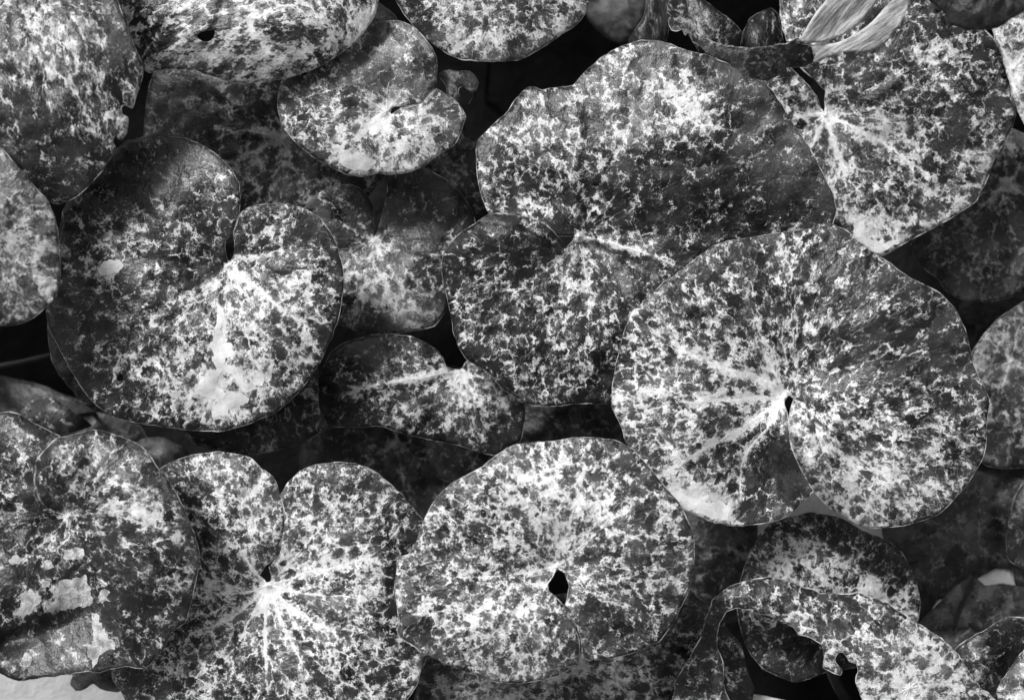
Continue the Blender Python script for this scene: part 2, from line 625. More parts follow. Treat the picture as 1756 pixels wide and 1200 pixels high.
        if 'label' in pt: ob['label'] = pt['label']

    if petiole:
        h0 = lift(P[None])[0]
        n = 9
        path = []
        for i in range(n):
            t = i / (n - 1)
            path.append((h0[0] + (base[0] - h0[0]) * t * t, h0[1] + (base[1] - h0[1]) * t * t, h0[2] - 0.0040 + (bz - h0[2]) * t))
        VV, FF = tube(path, [0.0016 + 0.0012 * i / (n - 1) for i in range(n)], 8)
        make_obj('petiole', VV, FF, M_STEM, root, base)
    return root, lift, fields, base

def V_(*p, **k):
    d = dict(p=p); d.update(k); return d

# ------------------------------------------------------------------ ground
def sheet(name, pts, z, mat, sub=None):
    o = make_obj(name, [(x, y, z) for x, y in pts], [tuple(range(len(pts)))], mat, smooth=False)
    o['kind'] = 'structure'
    return o
sheet('ground', [(-30, -30), (30, -30), (30, 30), (-30, 30)], GROUND, M_SOIL)


def stem(name, label, pts, r0, r1, parent=None, base=(0, 0, 0)):
    P3 = []
    for (px, py, z) in pts:
        z = max(z * ZS, -.335)
        x, y = unproj(px, py, z); P3.append((x, y, z))
    P3 = catmull(P3, 0.006, False)
    n = len(P3)
    VV, FF = tube(P3, [r0 + (r1 - r0) * i / (n - 1) for i in range(n)], 10)
    if parent is None:
        base = tuple(P3[-1])
    o = make_obj(name, VV, FF, M_STEM, parent, base)
    if parent is None:
        o.location = base
        o['label'] = label; o['category'] = 'stem'; o['group'] = 'bare leaf stems'
    return o

def rolled_edge(res, line, width, crest, drop, side, dens, tone, lite, seed):
    """an edge of a blade that curls up and over: a strip laid along it, standing proud"""
    root, lift, fields, base = res
    blade = [c for c in root.children if c.name.split('.')[0] == 'blade'][0]
    ln = catmull(line, 5.0, False)
    n = len(ln)
    tan = np.gradient(ln, axis=0)
    tan /= np.linalg.norm(tan, axis=1)[:, None]
    nor = np.stack([-tan[:, 1], tan[:, 0]], 1) * side
    prof = [(-.06, -drop), (-.03, -drop * .2), (.06, crest * .55), (.20, crest * .95), (.36, crest), (.55, crest * .72), (.78, crest * .28), (1.0, -.0006)]
    t = np.linspace(0, 1, n)
    env = np.clip(np.minimum(t / .22, (1 - t) / .30), 0, 1) ** .7
    m = len(prof)
    pp = np.stack([ln + nor * (width * (0.35 + .65 * env) * u)[:, None] for u, _ in prof], 1).reshape(-1, 2)
    hh = np.stack([env * z - .0004 * (1 - env) for _, z in prof], 1).reshape(-1)
    inner = np.repeat(ln + nor * 6.0, m, axis=0)
    z = np.where(np.tile(np.array([u for u, _ in prof]) < .2, n), lift(inner)[:, 2], lift(pp)[:, 2]) + hh
    s_ = K * (DIST - z) / DIST
    V3 = np.stack([(pp[:, 0] - W_PX / 2) * s_, (H_PX / 2 - pp[:, 1]) * s_, z], 1)
    F = [(i * m + k, (i + 1) * m + k, (i + 1) * m + k + 1, i * m + k + 1) for i in range(n - 1) for k in range(m - 1)]
    if side > 0:
        F = [f[::-1] for f in F]
    o = make_obj('rolled_edge', V3, F, M_LEAF, blade, base)
    q = pp / 10.0 * 1.36
    set_attr(o.data, 'lp', np.column_stack([q[:, 0], -q[:, 1], np.full(len(pp), seed * 11.7)]), 'FLOAT_VECTOR')
    for nm, v in (('dens', dens), ('tone', tone), ('lite', lite), ('soft', .03)):
        set_attr(o.data, nm, np.full(len(pp), v))
    e3 = V3[1::m]
    rv, rf = tube(e3, np.maximum(.00055 * env, .00005), 5)
    r = make_obj('margin', rv, rf, M_RIM, blade, base)
    set_attr(r.data, 'lp', np.column_stack([np.repeat(ln, 5, axis=0) / 10.0, np.full(5 * n, 4.4)]), 'FLOAT_VECTOR')
    set_attr(r.data, 'lite', np.full(5 * n, .62))
# pale paving at the lower left, beyond the edge of the bed
x0, y0 = unproj(-900, 1120, -0.15); x1, y1 = unproj(330, 2300, -0.15)
path_o = sheet('path', [(x0, y1), (x1, y1), (x1, y0 - 0.02), (x0, y0)], -0.15, M_PATH)

# ------------------------------------------------------------------ the leaves, roughly from the top of the bed down
# big round leaf at the left
leaf('mottled_leaf', 'large round leaf on the left with a white bleached patch near its lower edge', 0.020,
     [(390,447),(386,425),(389,411),(397.5,400),(404,384),(409,367),(413,345),(409,315),(395,288),(372,266),(345,248),(315,237),(280,235),(250,235),(218,242),(188,265),
      (160,290),(130,320),(108,360),(101,410),(90,470),(79,530),(82,556),(98,590),(125,640),(148,676),(175,702),(205,718),(250,727),(300,734),(345,739),(385,738),(430,725),(470,708),
      (500,685),(530,650),(553,612),(570,575),(583,535),(590,482),(585,445),(571,407),(550,376),(521,357),(490,350),(455,350),(428,355),(411.5,368.5),(405.8,385),(399.5,401),(403,416),(400,440),(395,448)],
     (392,456), holes=[[(200,644),(207,642),(212,647),(209,653),(202,653)]],
     veins=[V_((300,548),(225,612),w=4,b=.8), V_((402,472),(412,497),w=8,b=1.6,d=.6), V_((448,500),(525,560),w=7,b=1.5,d=.4), V_((385,560),(372,700),w=4,b=.7),
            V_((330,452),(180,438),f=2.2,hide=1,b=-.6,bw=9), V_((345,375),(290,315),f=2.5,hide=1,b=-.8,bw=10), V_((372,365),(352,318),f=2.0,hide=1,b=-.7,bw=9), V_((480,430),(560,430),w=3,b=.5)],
     ctrl=[(392,456,-7),(250,330,1),(380,290,0),(110,420,-2),(90,540,-6),(180,700,-7),(380,735,-9),(550,610,-7),(588,480,-6),(540,375,-4),(450,353,0),(250,550,3),(470,560,2),(330,240,-6),(410,350,1)],
     dens=-.10, blobs=[(480,500,110,.16),(390,660,95,.26),(520,600,80,.15),(200,300,80,-.45),(310,270,70,-.35),(120,520,70,-.40),(250,490,50,-.12),(200,390,40,.22),(390,310,30,.25),(200,620,90,.05),(300,690,60,.20),(190,455,40,.1),(400,720,60,.2),(350,330,30,.2),(170,440,40,.15)],
     tone=.050, tblobs=[(260,300,150,.9),(120,520,70,.6)], lite=.76, edge=-.14, scale=.92,
     patches=[dict(p=[(369,591),(386,585),(400,595),(405,608),(389,615),(386,624),(403,627),(410,636),(417,653),(427,663),(424,673),(415,673),(407,656),(393,639),(381,636),(374,653),(379,670),(396,673),(417,677),(424,684),(417,697),(393,704),(379,711),(366,714),(362,701),(369,690),(362,684),(348,680),(335,670),(338,663),(355,653),(366,639),(372,632),(365,619)], h=.0001),
              dict(p=[(170,460),(176,450),(190,446),(204,447),(210,457),(203,466),(186,473),(173,470)], h=.0002),
              dict(p=[(373,530),(380,528),(384,545),(380,560),(382,585),(370,588),(367,570),(372,552)], h=.0002),
              dict(p=[(437,645),(446,640),(452,648),(448,660),(438,660)], h=.0002)])

# the large leaf in the middle
mid_leaf = leaf('mottled_leaf', 'largest leaf in the middle, folded along a ridge with a pale upper half', 0.004,
     [(985,402),(962,401),(951,397),(933,382.2),(909,372.2),(884,370),(860,365),(838,365.5),(828,341),(819,307),(817,273),(818,243),(840,219),(867,195),(887,167),(905,150),(916,149),(929,154),(956,150),(983,147),(1000,126),(1031,99),
      (1065,80),(1099,70),(1127,70),(1150,76),(1178,87),(1210,94),(1242,107),(1274,123),(1292,134),(1315,146),(1333,169),(1354,203),(1372,230),(1391,259),(1409,294),(1429,335),(1434,359),(1428,384),
      (1400,440),(1330,540),(1230,620),(1140,670),(1049,692),(1028,692),(989,692),(950,696),(914,695),(890,686),(860,664),(839,640),(800,616),(785,592),(777,565),(768,514),(761,487),(757,460),(761,436),
      (773,415),(794,397),(818,381),(839,368),(860,367),(884,372),(908,374),(932,384),(950,399),(962,412),(969,426),(982,413)],
     (993,405), holes=[[(1015,317),(1022,315),(1028,317),(1022,320)],[(1212,250),(1218,247),(1221,253),(1214,256)]],
     veins=[V_((1100,432),(1168,458),w=7,b=1.8,d=.35,f=-2.2), V_((980,300),(992,230),(985,165),w=3,b=.9,d=.1,f=-2.2), V_((900,390),(850,372),hide=1,b=-.3), V_((960,510),(930,640),w=4,b=.6), V_((1040,500),(1065,570),w=5,b=.6),
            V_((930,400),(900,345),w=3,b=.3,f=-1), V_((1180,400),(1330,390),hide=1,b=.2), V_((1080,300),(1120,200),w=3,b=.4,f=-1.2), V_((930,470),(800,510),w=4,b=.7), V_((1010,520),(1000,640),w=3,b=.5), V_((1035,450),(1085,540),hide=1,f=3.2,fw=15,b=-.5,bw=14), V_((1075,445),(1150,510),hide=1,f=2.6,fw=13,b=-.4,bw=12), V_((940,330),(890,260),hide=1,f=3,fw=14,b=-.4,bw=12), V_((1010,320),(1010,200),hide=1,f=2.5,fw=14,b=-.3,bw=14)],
     ctrl=[(993,405,-12),(850,260,-6),(905,155,-10),(1100,75,-4),(1150,230,4),(1300,140,2),(1430,350,4),(1250,330,-1),(1250,405,-6),(1120,300,1),(815,390,5),(765,470,-3),(900,450,3),(860,640,-6),(1000,690,-8),(1000,560,2),(1100,540,-3),(1300,480,-8),(938,391,7),(880,378,8),(840,374,6),(930,372,-6),(880,355,-8),(880,330,-7),(950,300,-3)],
     dens=-.14, blobs=[(1100,180,150,.20),(860,260,90,.20),(1280,330,120,-.36),(1130,330,80,-.38),(1370,310,80,-.30),(1270,120,60,-.35),(840,400,80,-.25),(1000,480,60,.12),(1180,200,60,.06),(890,360,40,.3),(1000,620,100,.02),(820,500,60,.1),(1080,640,70,-.25),(1190,180,25,.4),(1165,155,20,.35),(1215,225,40,.25)],
     tone=.036, tblobs=[(1150,170,150,2.4),(1380,240,100,1.6),(1230,350,110,-.55),(880,250,60,.5),(1000,470,70,1.2)], lite=.74, edge=-.10, stretch=[(0,1.0,1000,400,10)])

# the large leaf at right centre
right_leaf = leaf('mottled_leaf', 'largest leaf right of centre with a deep fold running down from its heart', 0.030,
     [(1345,690),(1351,712),(1353,742),(1360,772),(1373,797),(1386.2,825),(1396,846),(1378,858),(1361,875),(1340,889),(1306,897),(1265,902),(1228,896),(1197,884),(1170,873),(1140,840),(1092,786),(1075,762),(1061,721),(1050,700),(1050,666),(1057,622),
      (1068,578),(1082,537),(1116,506),(1140,482),(1156,473),(1197,441),(1225,420),(1300,405),(1380,393),(1430,385),(1457,400),(1484,424),(1515,444),(1559,475),(1610,502),(1638,530),(1658,574),(1668,622),(1682,653),
      (1696,684),(1692,728),(1690,769),(1685,786),(1675,803),(1661,827),(1634,858),(1614,878),(1593,889),(1549,901),(1498,905),(1477,901),(1446,884),(1416,865),(1399,844),(1388,824),(1375,796),(1362,772),(1355,742),(1355,707),(1361,684),(1352,678)],
     (1346,682),
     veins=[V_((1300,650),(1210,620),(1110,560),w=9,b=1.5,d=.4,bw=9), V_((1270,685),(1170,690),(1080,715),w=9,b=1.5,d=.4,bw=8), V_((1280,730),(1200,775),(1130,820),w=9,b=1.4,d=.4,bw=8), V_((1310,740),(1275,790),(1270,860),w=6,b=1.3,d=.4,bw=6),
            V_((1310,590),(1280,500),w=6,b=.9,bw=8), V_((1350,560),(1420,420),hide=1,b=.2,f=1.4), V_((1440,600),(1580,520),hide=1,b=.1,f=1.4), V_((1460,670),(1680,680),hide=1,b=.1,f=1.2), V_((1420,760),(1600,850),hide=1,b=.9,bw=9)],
     ctrl=[(1346,682,-14),(1150,560,0),(1060,650,-8),(1200,880,-8),(1200,730,1),(1300,450,0),(1430,388,-3),(1500,560,6),(1660,600,-4),(1690,720,-6),(1600,880,-6),(1530,800,5),(1450,640,-2),(1358,745,0),(1369,790,0),(1394,840,-1),(1390,735,12),(1406,785,13),(1424,832,10),(1470,790,3),(1368,836,-11),(1335,760,-13),(1352,802,-13),(1385,690,-3),(1340,640,-10),(1480,895,-3),(1100,780,-6)],
     dens=-.02, blobs=[(1180,690,130,.16),(1450,820,90,.14),(1580,820,90,.12),(1330,640,60,.06),(1560,560,130,-.24),(1420,450,90,-.14),(1640,560,70,-.15),(1332,780,36,-.8),(1345,815,30,-.8),(1366,842,24,-.7),(1380,740,15,.25),(1386,770,16,.35),(1398,803,16,.35),(1412,838,18,.25),(1200,480,70,-.06),(1200,860,45,.55),(1155,845,30,.5),(1240,880,30,.35),(1480,860,60,.35),(1300,820,50,-.2),(1390,720,30,.05),(1640,680,60,-.1)],  # shade beside the fold and its lit strip put in, over real pigment
     tone=.060, tblobs=[(1335,800,40,-.3),(1230,480,90,.5),(1640,560,60,.4)], lite=.77, edge=-.06, stretch=[(-32,.74,1530,600,180)], radial=.82, scale=.95,
     patches=[dict(p=[(1145,838),(1165,844),(1195,856),(1222,864),(1240,862),(1255,880),(1243,890),(1205,882),(1172,868),(1152,852)], h=.0001)])

rolled_edge(right_leaf, [(1362,684),(1356,705),(1354,735),(1359,765),(1369,790),(1383,818),(1398,843),(1418,866)], 46, .015, .010, -1, .26, .09, .80, 3)  # bleach raised so the roll's colour carries the light on it
rolled_edge(mid_leaf, [(958,408),(949,398),(931,384),(908,374),(884,371),(860,367),(839,369),(818,381)], 26, .0045, .004, -1, -.20, .05, .68, 2)

# bottom centre leaf with the dark keyhole
leaf('mottled_leaf', 'pale speckled leaf at the bottom centre with a dark keyhole opening', 0.046,
     [(1008,1130),(998,1126),(997,1100),(989,1072),(969,1038),(974,1019),(976,1002),(971,988),(961,973),(955,978),(949,983),(940,991),(940,1012),(952,1023),(965,1037),(985,1072),(993,1100),(992,1124),(990,1139),
      (978,1146),(955,1159),(919,1167),(887,1171),(855,1169),(823,1159),(791,1147),(759,1135),(728,1118),(696,1098),(682,1084),(685,1068),(682,1044),(678,1022),(677,1003),(679,981),(682,957),(700,950),(713,930),(720,906),(727,890),
      (747,856),(770,832),(800,815),(826,801),(851,781),(882,763),(911,758),(940,757),(985,750),(1020,750),(1055,755),(1085,770),(1113,801),(1140,834),(1164,861),(1176,885),(1187,910),(1191,945),(1190,965),(1187,987),(1181,1012),(1167,1042),(1154,1071),
      (1140,1087),(1130,1099),(1106,1110),(1078,1121),(1050,1127),(1024,1131)],
     (955,973),
     veins=[V_((880,985),(790,990),(740,985),w=5,b=.8,d=.3,f=1.5), V_((955,890),(950,800),w=6,b=.5,d=.1,bw=10), V_((1010,960),(1080,945),hide=1,b=-.5,f=1.6,bw=14), V_((870,920),(800,880),w=4,b=.4), V_((930,1020),(900,1100),w=3,b=.4),V_((1040,900),(1110,840),w=3,b=.4), V_((1020,1010),(1090,1070),w=3,b=.3)],
     ctrl=[(955,973,-9),(720,940,-6),(700,1090,-8),(800,850,0),(980,755,-7),(950,860,5),(1150,860,-5),(1185,960,-6),(1100,930,4),(1080,1010,-1),(1060,1120,-8),(1100,1100,-8),(850,990,-3),(850,1060,4),(880,1168,-8),(980,1110,3),(1003,1110,-6),(985,1140,-3),(1010,1060,-1),(965,1050,2),(770,1000,-3)],
     dens=.10, blobs=[(900,840,120,.16),(840,1090,90,.12),(1100,1090,70,-.30),(720,1090,50,-.15),(830,975,90,-.10),(1130,850,60,-.05),(1040,1000,90,-.08),(970,1060,25,-.3),(860,790,40,-.2),(1060,780,50,-.15),(820,930,70,-.1),(950,880,50,.1)],
     tone=.085, tblobs=[(1100,1100,60,-.4),(830,970,90,-.35)], lite=.78, scale=1.05, edge=-.06)

# bottom left of centre, radiating veins
leaf('mottled_leaf', 'pale leaf at the bottom with white veins radiating from a small dark notch', 0.010,
     [(456,970),(474,953),(483,920),(487,879),(480,845),(468,817),(448,802),(430,786),(400,777),(370,775),(330,780),(300,790),(275,803),(255,860),(235,940),(215,1030),(198,1100),(191,1150),(196,1167),(205,1181),(214,1197),(235,1240),(300,1300),(420,1330),(540,1325),(640,1280),(682,1232),
      (698,1199),(714,1175),(724,1147),(732,1123),(745,1070),(750,1000),(742,930),(723,889),(700,860),(670,830),(640,806),(606,794),(575,793),(540,797),(515,808),(493,828),(482.5,846),(489,880),(485,921),(476,955),(461,972),(466,988),(463,998),(454,998),(445,989)],
     (459,1004),
     veins=[V_((400,1018),(345,1010),w=5,b=1.0,d=.5), V_((395,1060),(325,1085),w=6,b=1.2,d=.5), V_((425,1070),(385,1135),w=6,b=1.2,d=.5), V_((455,1090),(458,1190),w=8,b=1.5,d=.6), V_((490,1080),(530,1160),w=6,b=1.3,d=.6), V_((505,1045),(575,1085),w=6,b=1.3,d=.5),
            V_((530,1018),(620,1025),w=5,b=1.1,d=.5), V_((520,985),(640,950),(690,900),w=5,b=1.1,d=.5), V_((430,970),(400,920),w=6,b=1.2,d=.5), V_((520,940),(580,860),w=4,b=.8,d=.3)],
     ctrl=[(459,1004,-8),(300,800,-6),(400,830,4),(470,850,-2),(500,830,-1),(600,830,3),(720,890,-9),(640,960,3),(330,960,1),(250,1100,-4),(350,1120,2),(560,1120,3),(700,1150,-6),(450,1200,0),(720,1030,-8),(475,930,3),(490,930,-3)],
     dens=.06, blobs=[(440,850,80,.18),(560,870,90,.10),(620,1000,90,.12),(310,830,40,-.45),(330,920,30,-.3),(700,930,50,-.35),(600,1100,90,.05),(660,1110,70,-.1),(320,1000,60,.1),(290,1060,40,-.2),(250,1150,50,-.15),(712,1150,22,.6),(345,790,40,.2),(700,1040,40,-.2)],
     tone=.060, lite=.79, scale=1.02, edge=-.05)

# bottom-left leaf with crumpled dried patches
leaf('mottled_leaf', 'dark leaf in the lower left corner with crumpled white dried patches and a fold', 0.044,
     [(112,886),(80,873),(67.5,856),(59.5,830),(62.5,790),(79.5,767.5),(96,752.5),(104,749),(75,734),(52,722),(32,710),(14,707),(-6,708),(-60,720),(-130,770),(-175,860),(-180,960),(-140,1060),(-70,1130),(-20,1150),(0,1154),(14,1161),(31,1167),(68,1162),(123,1154),(150,1150),(171,1152),(191,1147),(218,1142),
      (244,1145),(257,1138),(281,1111),(294,1084),(318,1066),(330,1022),(338,985),(342,948),(336,923),(318,878),(300,841),(291,829),(273,806),(253,776),(239,763),(205,748),(182,741),(160,737),(128,745),(99,752),(81,768),(64,789),(61,829),(69,855),(82,871),(103,878)],
     (118,886), holes=[[(191,1125),(195,1123),(197,1131),(201,1135),(198,1140),(192,1140),(190,1138),(194,1133)]],
     veins=[V_((60,868),(0,858),w=3,b=.5), V_((80,925),(20,975),w=5,b=.7,d=.2), V_((108,940),(92,1010),w=5,b=.7,d=.2), V_((135,930),(158,1020),(165,1090),w=5,b=-.3,d=-.1,f=2.5,fw=16), V_((60,900),(0,920),w=3,b=.3), V_((190,900),(260,880),hide=1,b=.2), V_((190,960),(270,1040),hide=1,b=0), V_((100,1064),(160,1046),start=(10,1100),hide=1,f=6,fw=20,b=-.9,bw=18)],  # the last is a crease, its shade put into the colour
     ctrl=[(118,886,-10),(20,720,-8),(-150,900,-5),(20,1000,4),(60,1060,2),(100,1090,-7),(40,1080,-6),(30,1150,-2),(120,1145,0),(160,1020,-8),(165,1120,-4),(240,1000,6),(330,950,-3),(280,1110,-6),(200,760,-2),(90,760,2),(85,775,3),(75,730,-10),(64,830,3),(54,830,-6),(220,860,6),(300,850,0)],
     dens=-.32, blobs=[(200,850,90,.34),(320,1000,30,.4),(290,900,40,.1),(120,770,50,.1),(230,1080,90,-.08),(60,900,100,-.12),(30,760,40,.1),(240,890,60,.2),(110,940,30,.1),(90,1110,60,-.05),(10,830,30,.2),(210,1000,60,-.06)],
     tone=.042, tblobs=[(290,830,60,1.6),(310,940,40,1.2),(120,1120,70,1.0),(130,760,40,.7)], lite=.70, soft=.08, edge=-.12, scale=.85, auto_b=.45,
     patches=[dict(p=[(25,1050),(35,1040),(36,1018),(48,1010),(60,1016),(72,1025),(70,1035),(58,1042),(52,1054),(38,1058)], h=.0004),
              dict(p=[(78,1035),(92,1030),(97,1012),(105,995),(125,992),(147,988),(150,1005),(160,1025),(158,1034),(140,1040),(115,1044),(95,1050),(82,1046)], h=.0004),
              dict(p=[(160,1050),(166,1052),(174,1068),(180,1085),(196,1098),(195,1115),(178,1118),(165,1130),(158,1145),(153,1130),(150,1110),(160,1092),(158,1070)], h=.0004),
              dict(p=[(110,946),(122,940),(138,938),(144,948),(140,957),(112,958)], h=.0004), dict(p=[(76,964),(88,961),(92,972),(80,976)], h=.0004), dict(p=[(15,958),(28,953),(38,960),(22,968)], h=.0004),
              dict(p=[(70,1000),(84,996),(86,1005),(72,1006)], h=.0004), dict(p=[(170,1018),(182,1010),(188,1014),(180,1026),(171,1030)], h=.0004), dict(p=[(38,1128),(46,1118),(52,1122),(54,1138),(42,1142)], h=.0004)])

# top right, white veins
leaf('mottled_leaf', 'broad leaf at the upper right with pale veins and bright edge below', -0.022,
     [(1411,194),(1402,169),(1386,146),(1360,121),(1345,104),(1322,104),(1305,125),(1310,155),(1335,210),(1370,285),(1400,345),(1430,384),(1470,418),(1511,439),(1553,416),(1591,396),(1636,371),(1674,344),(1688,319),(1698,292),(1707,268),(1721,246),(1739,212),(1742,189),(1735,162),
      (1732,139),(1726,118),(1720,98),(1710,75),(1690,53),(1660,20),(1610,-25),(1540,-55),(1450,-65),(1370,-50),(1338,-20),(1338,20),(1342,50),(1352,76),(1374,117),(1397,137),(1416,158),(1417,187)],
     (1415,198),
     veins=[V_((1395,245),(1380,262),w=8,b=1.4,d=.5), V_((1430,240),(1450,300),(1475,330),w=8,b=1.5,d=.5), V_((1460,215),(1520,250),(1590,300),w=7,b=1.3,d=.5), V_((1385,198),(1360,205),w=7,b=1.3,d=.4), V_((1500,180),(1560,150),hide=1,b=.2,f=1.5), V_((1418,160),(1420,110),w=5,b=.9,d=.3), V_((1520,200),(1680,180),hide=1,b=.2)],
     ctrl=[(1415,198,-8),(1350,120,-2),(1360,220,-4),(1420,340,-3),(1510,437,-5),(1500,300,3),(1690,320,-7),(1740,190,-5),(1600,200,3),(1600,50,0),(1450,60,0),(1340,20,-5),(1400,110,0),(1480,160,-1)],
     dens=-.06, blobs=[(1615,110,50,.45),(1545,230,45,.45),(1700,290,50,.25),(1490,420,40,.5),(1600,380,70,.2),(1420,250,60,.10),(1560,50,80,-.20),(1640,230,50,-.3),(1480,140,60,-.1),(1700,170,50,-.2),(1450,370,50,.2),(1680,250,30,.3),(1600,300,80,.05),(1690,80,40,-.3),(1580,130,40,-.1)],
     tone=.045, tblobs=[(1450,110,50,1.2),(1700,210,60,.8)], lite=.74, soft=.05, edge=.06, rimw=1.3,
     patches=[dict(p=[(1463,397),(1468,382),(1479,380),(1485,400),(1482,418),(1471,408)], h=.0001), dict(p=[(1488,427),(1503,424),(1530,412),(1543,412),(1512,433)], h=.0001)])

leaf('mottled_leaf', 'leaf filling the upper left corner with a chewed right edge', 0.058,
     [(200,-5),(210,28),(222,60),(236,92),(246,118),(240,148),(231,172),(226,186),(216,181),(208,184),(210,195),(219,201),(221,212),(217,228),(208,241),(202,238),(199,230),(193,243),(198,252),(186,277),(160,311),(134,336),(100,350),(70,340),(20,310),(-60,280),(-150,200),(-200,60),(-170,-120),(-60,-220),(80,-220),(170,-120)],
     (15,-60),
     veins=[V_((60,80),(85,180),(95,285),w=5,b=.4,f=1.5), V_((100,40),(160,180),hide=1,b=.2), V_((10,150),(30,280),hide=1,b=.2), V_((120,-20),(200,60),hide=1,b=.1)],
     ctrl=[(15,-60,-8),(60,100,2),(240,120,-7),(180,60,-1),(100,345,-9),(200,240,-7),(120,220,2),(-100,100,-4),(0,250,-2)],
     dens=-.17, blobs=[(140,120,80,.12),(215,205,35,.45),(150,200,70,.18),(50,230,70,-.35),(215,100,40,-.2),(30,130,60,-.08),(120,310,70,-.35),(200,20,40,-.2),(90,60,50,.15),(30,30,50,.1),(110,345,18,.5)],
     tone=.036, tblobs=[(225,90,45,2.2),(190,40,50,1.6),(130,310,60,.9)], lite=.70, soft=.10, edge=-.12, stretch=[(80,.62,120,140,190)], rim=.7)

leaf('mottled_leaf', 'grey leaf cut by the left edge with a folded white tip', 0.072,
     [(-5,248),(25,280),(60,320),(84,350),(97,385),(102,430),(103,480),(96,505),(80,525),(55,547),(25,557),(-5,560),(-80,550),(-180,500),(-230,400),(-200,290),(-120,230),(-50,228)],
     (-110,390), veins=[V_((-20,430),(60,440),hide=1,b=.2), V_((-20,340),(50,340),hide=1,b=.1)],
     dome=9, dens=-.02, blobs=[(30,420,60,.08),(85,460,30,.1)], tone=.12, lite=.50, soft=.22, edge=-.10, scale=1.15, rim=.6,
     patches=[dict(p=[(60,472),(75,474),(99,482),(101,492),(94,508),(81,521),(75,510),(66,492)], name='folded_tip', h=.0016)])

leaf('mottled_leaf', 'pale leaf at the top left with a small dark hole', 0.026,
     [(196,-10),(206,22),(225,60),(243,105),(249,122),(258,127),(268,121),(300,118),(330,120),(360,130),(390,139),(420,143),(460,140),(500,132),(530,122),(560,108),(590,88),(616,65),(636,40),(648,10),(652,-20),(640,-90),(580,-170),(470,-210),(340,-200),(240,-130),(200,-60)],
     (400,-60), holes=[[(338,62),(345,55),(358,53),(368,53),(367,62),(360,71),(350,72),(341,68)]],
     veins=[V_((380,20),(350,110),hide=1,b=.1), V_((460,20),(500,90),hide=1,b=.1), V_((320,0),(260,70),hide=1,b=.1)],
     ctrl=[(400,-60,-6),(260,40,0),(255,122,-9),(320,118,-8),(420,140,-11),(540,115,-9),(640,30,-7),(450,60,5),(330,60,3),(560,30,2),(400,-190,-6)],
     dens=.10, blobs=[(630,45,26,.8),(470,90,90,.2),(570,30,50,.2),(250,40,50,-.25),(380,70,60,.1),(420,30,60,-.1),(600,20,30,-.2),(300,80,40,.1)],
     tone=.045, lite=.76, edge=-.02, stretch=[(-12,.55,400,90,220)], scale=.95, soft=.03,
     patches=[dict(p=[(600,78),(612,58),(626,38),(636,20),(641,14),(638,30),(626,48),(612,66)], h=.0001)])

leaf('mottled_leaf', 'half leaf hanging from the top edge, centre, speckled grey', 0.016,
     [(672,-15),(690,20),(705,40),(725,60),(755,85),(790,102),(840,106),(890,103),(920,88),(960,62),(985,45),(1003,25),(1011,0),(1010,-40),(970,-120),(880,-170),(780,-160),(700,-90)],
     (840,-60), veins=[V_((842,20),(845,90),w=4,b=.6), V_((900,0),(960,40),hide=1,b=.3), V_((780,0),(740,50),hide=1,b=.2)],
     dome=10, dens=.0, blobs=[(790,60,50,.2),(840,95,60,.25),(960,50,40,.25),(920,10,50,-.1),(720,40,40,-.15)], tone=.085, lite=.66, soft=.05, edge=.0, rim=.8)

leaf('mottled_leaf', 'small round leaf near the top with a smooth grey lobe overlapping its lower half', 0.006,
     [(669,198),(680,191),(687,185.5),(700.5,184.5),(721,177.5),(736.5,164.5),(748.5,152),(760,159),(772,165),(785,177),(799,200),(793,220),(785,240),(775,252),(750,267),(725,285),(705,295),(687,299),(650,298),(620,303),(600,301),(574,290),(533,266),(505,242),(488,222),(477,191),(477,164),(483,140),
      (510,105),(560,70),(620,45),(652,36),(682,36),(706,44),(730,68),(746,92),(750,110),(749,128),(747,146),(735,163),(720,176),(700,182),(687,183),(677,182),(671,189)],
     (662,192),
     veins=[V_((640,208),(610,240),w=9,b=1.6,d=.6), V_((655,210),(660,225),w=6,b=1.2,d=.5), V_((640,180),(600,150),w=4,b=.6), V_((664,170),(668,120),w=3,b=.5), V_((600,192),(550,190),w=3,b=.6), V_((610,210),(560,250),hide=1,b=.3)],
     ctrl=[(662,192,-7),(700,110,4),(748,120,0),(725,172,0),(735,180,-4),(780,210,-6),(690,295,-7),(600,298,-7),(500,230,-6),(480,160,-6),(600,240,2),(560,150,1),(640,60,-2),(705,230,0)],
     dens=.02, blobs=[(690,105,70,-.36),(610,120,60,-.20),(590,270,60,.30),(560,240,40,.1),(700,230,90,.10),(650,290,40,.3),(730,270,40,.3),(630,255,25,-.4),(520,180,50,-.1),(690,60,40,.1),(720,190,30,.2)],
     tone=.075, tblobs=[(690,110,90,2.6),(600,120,50,1.2)], lite=.78, scale=1.1, edge=-.03,
     patches=[dict(p=[(582,275),(600,264),(625,270),(645,277),(640,288),(610,292),(592,286)], h=.0001), dict(p=[(660,192),(650,205),(630,225),(640,232),(655,222),(663,226),(662,212),(672,202)], h=.0001)])

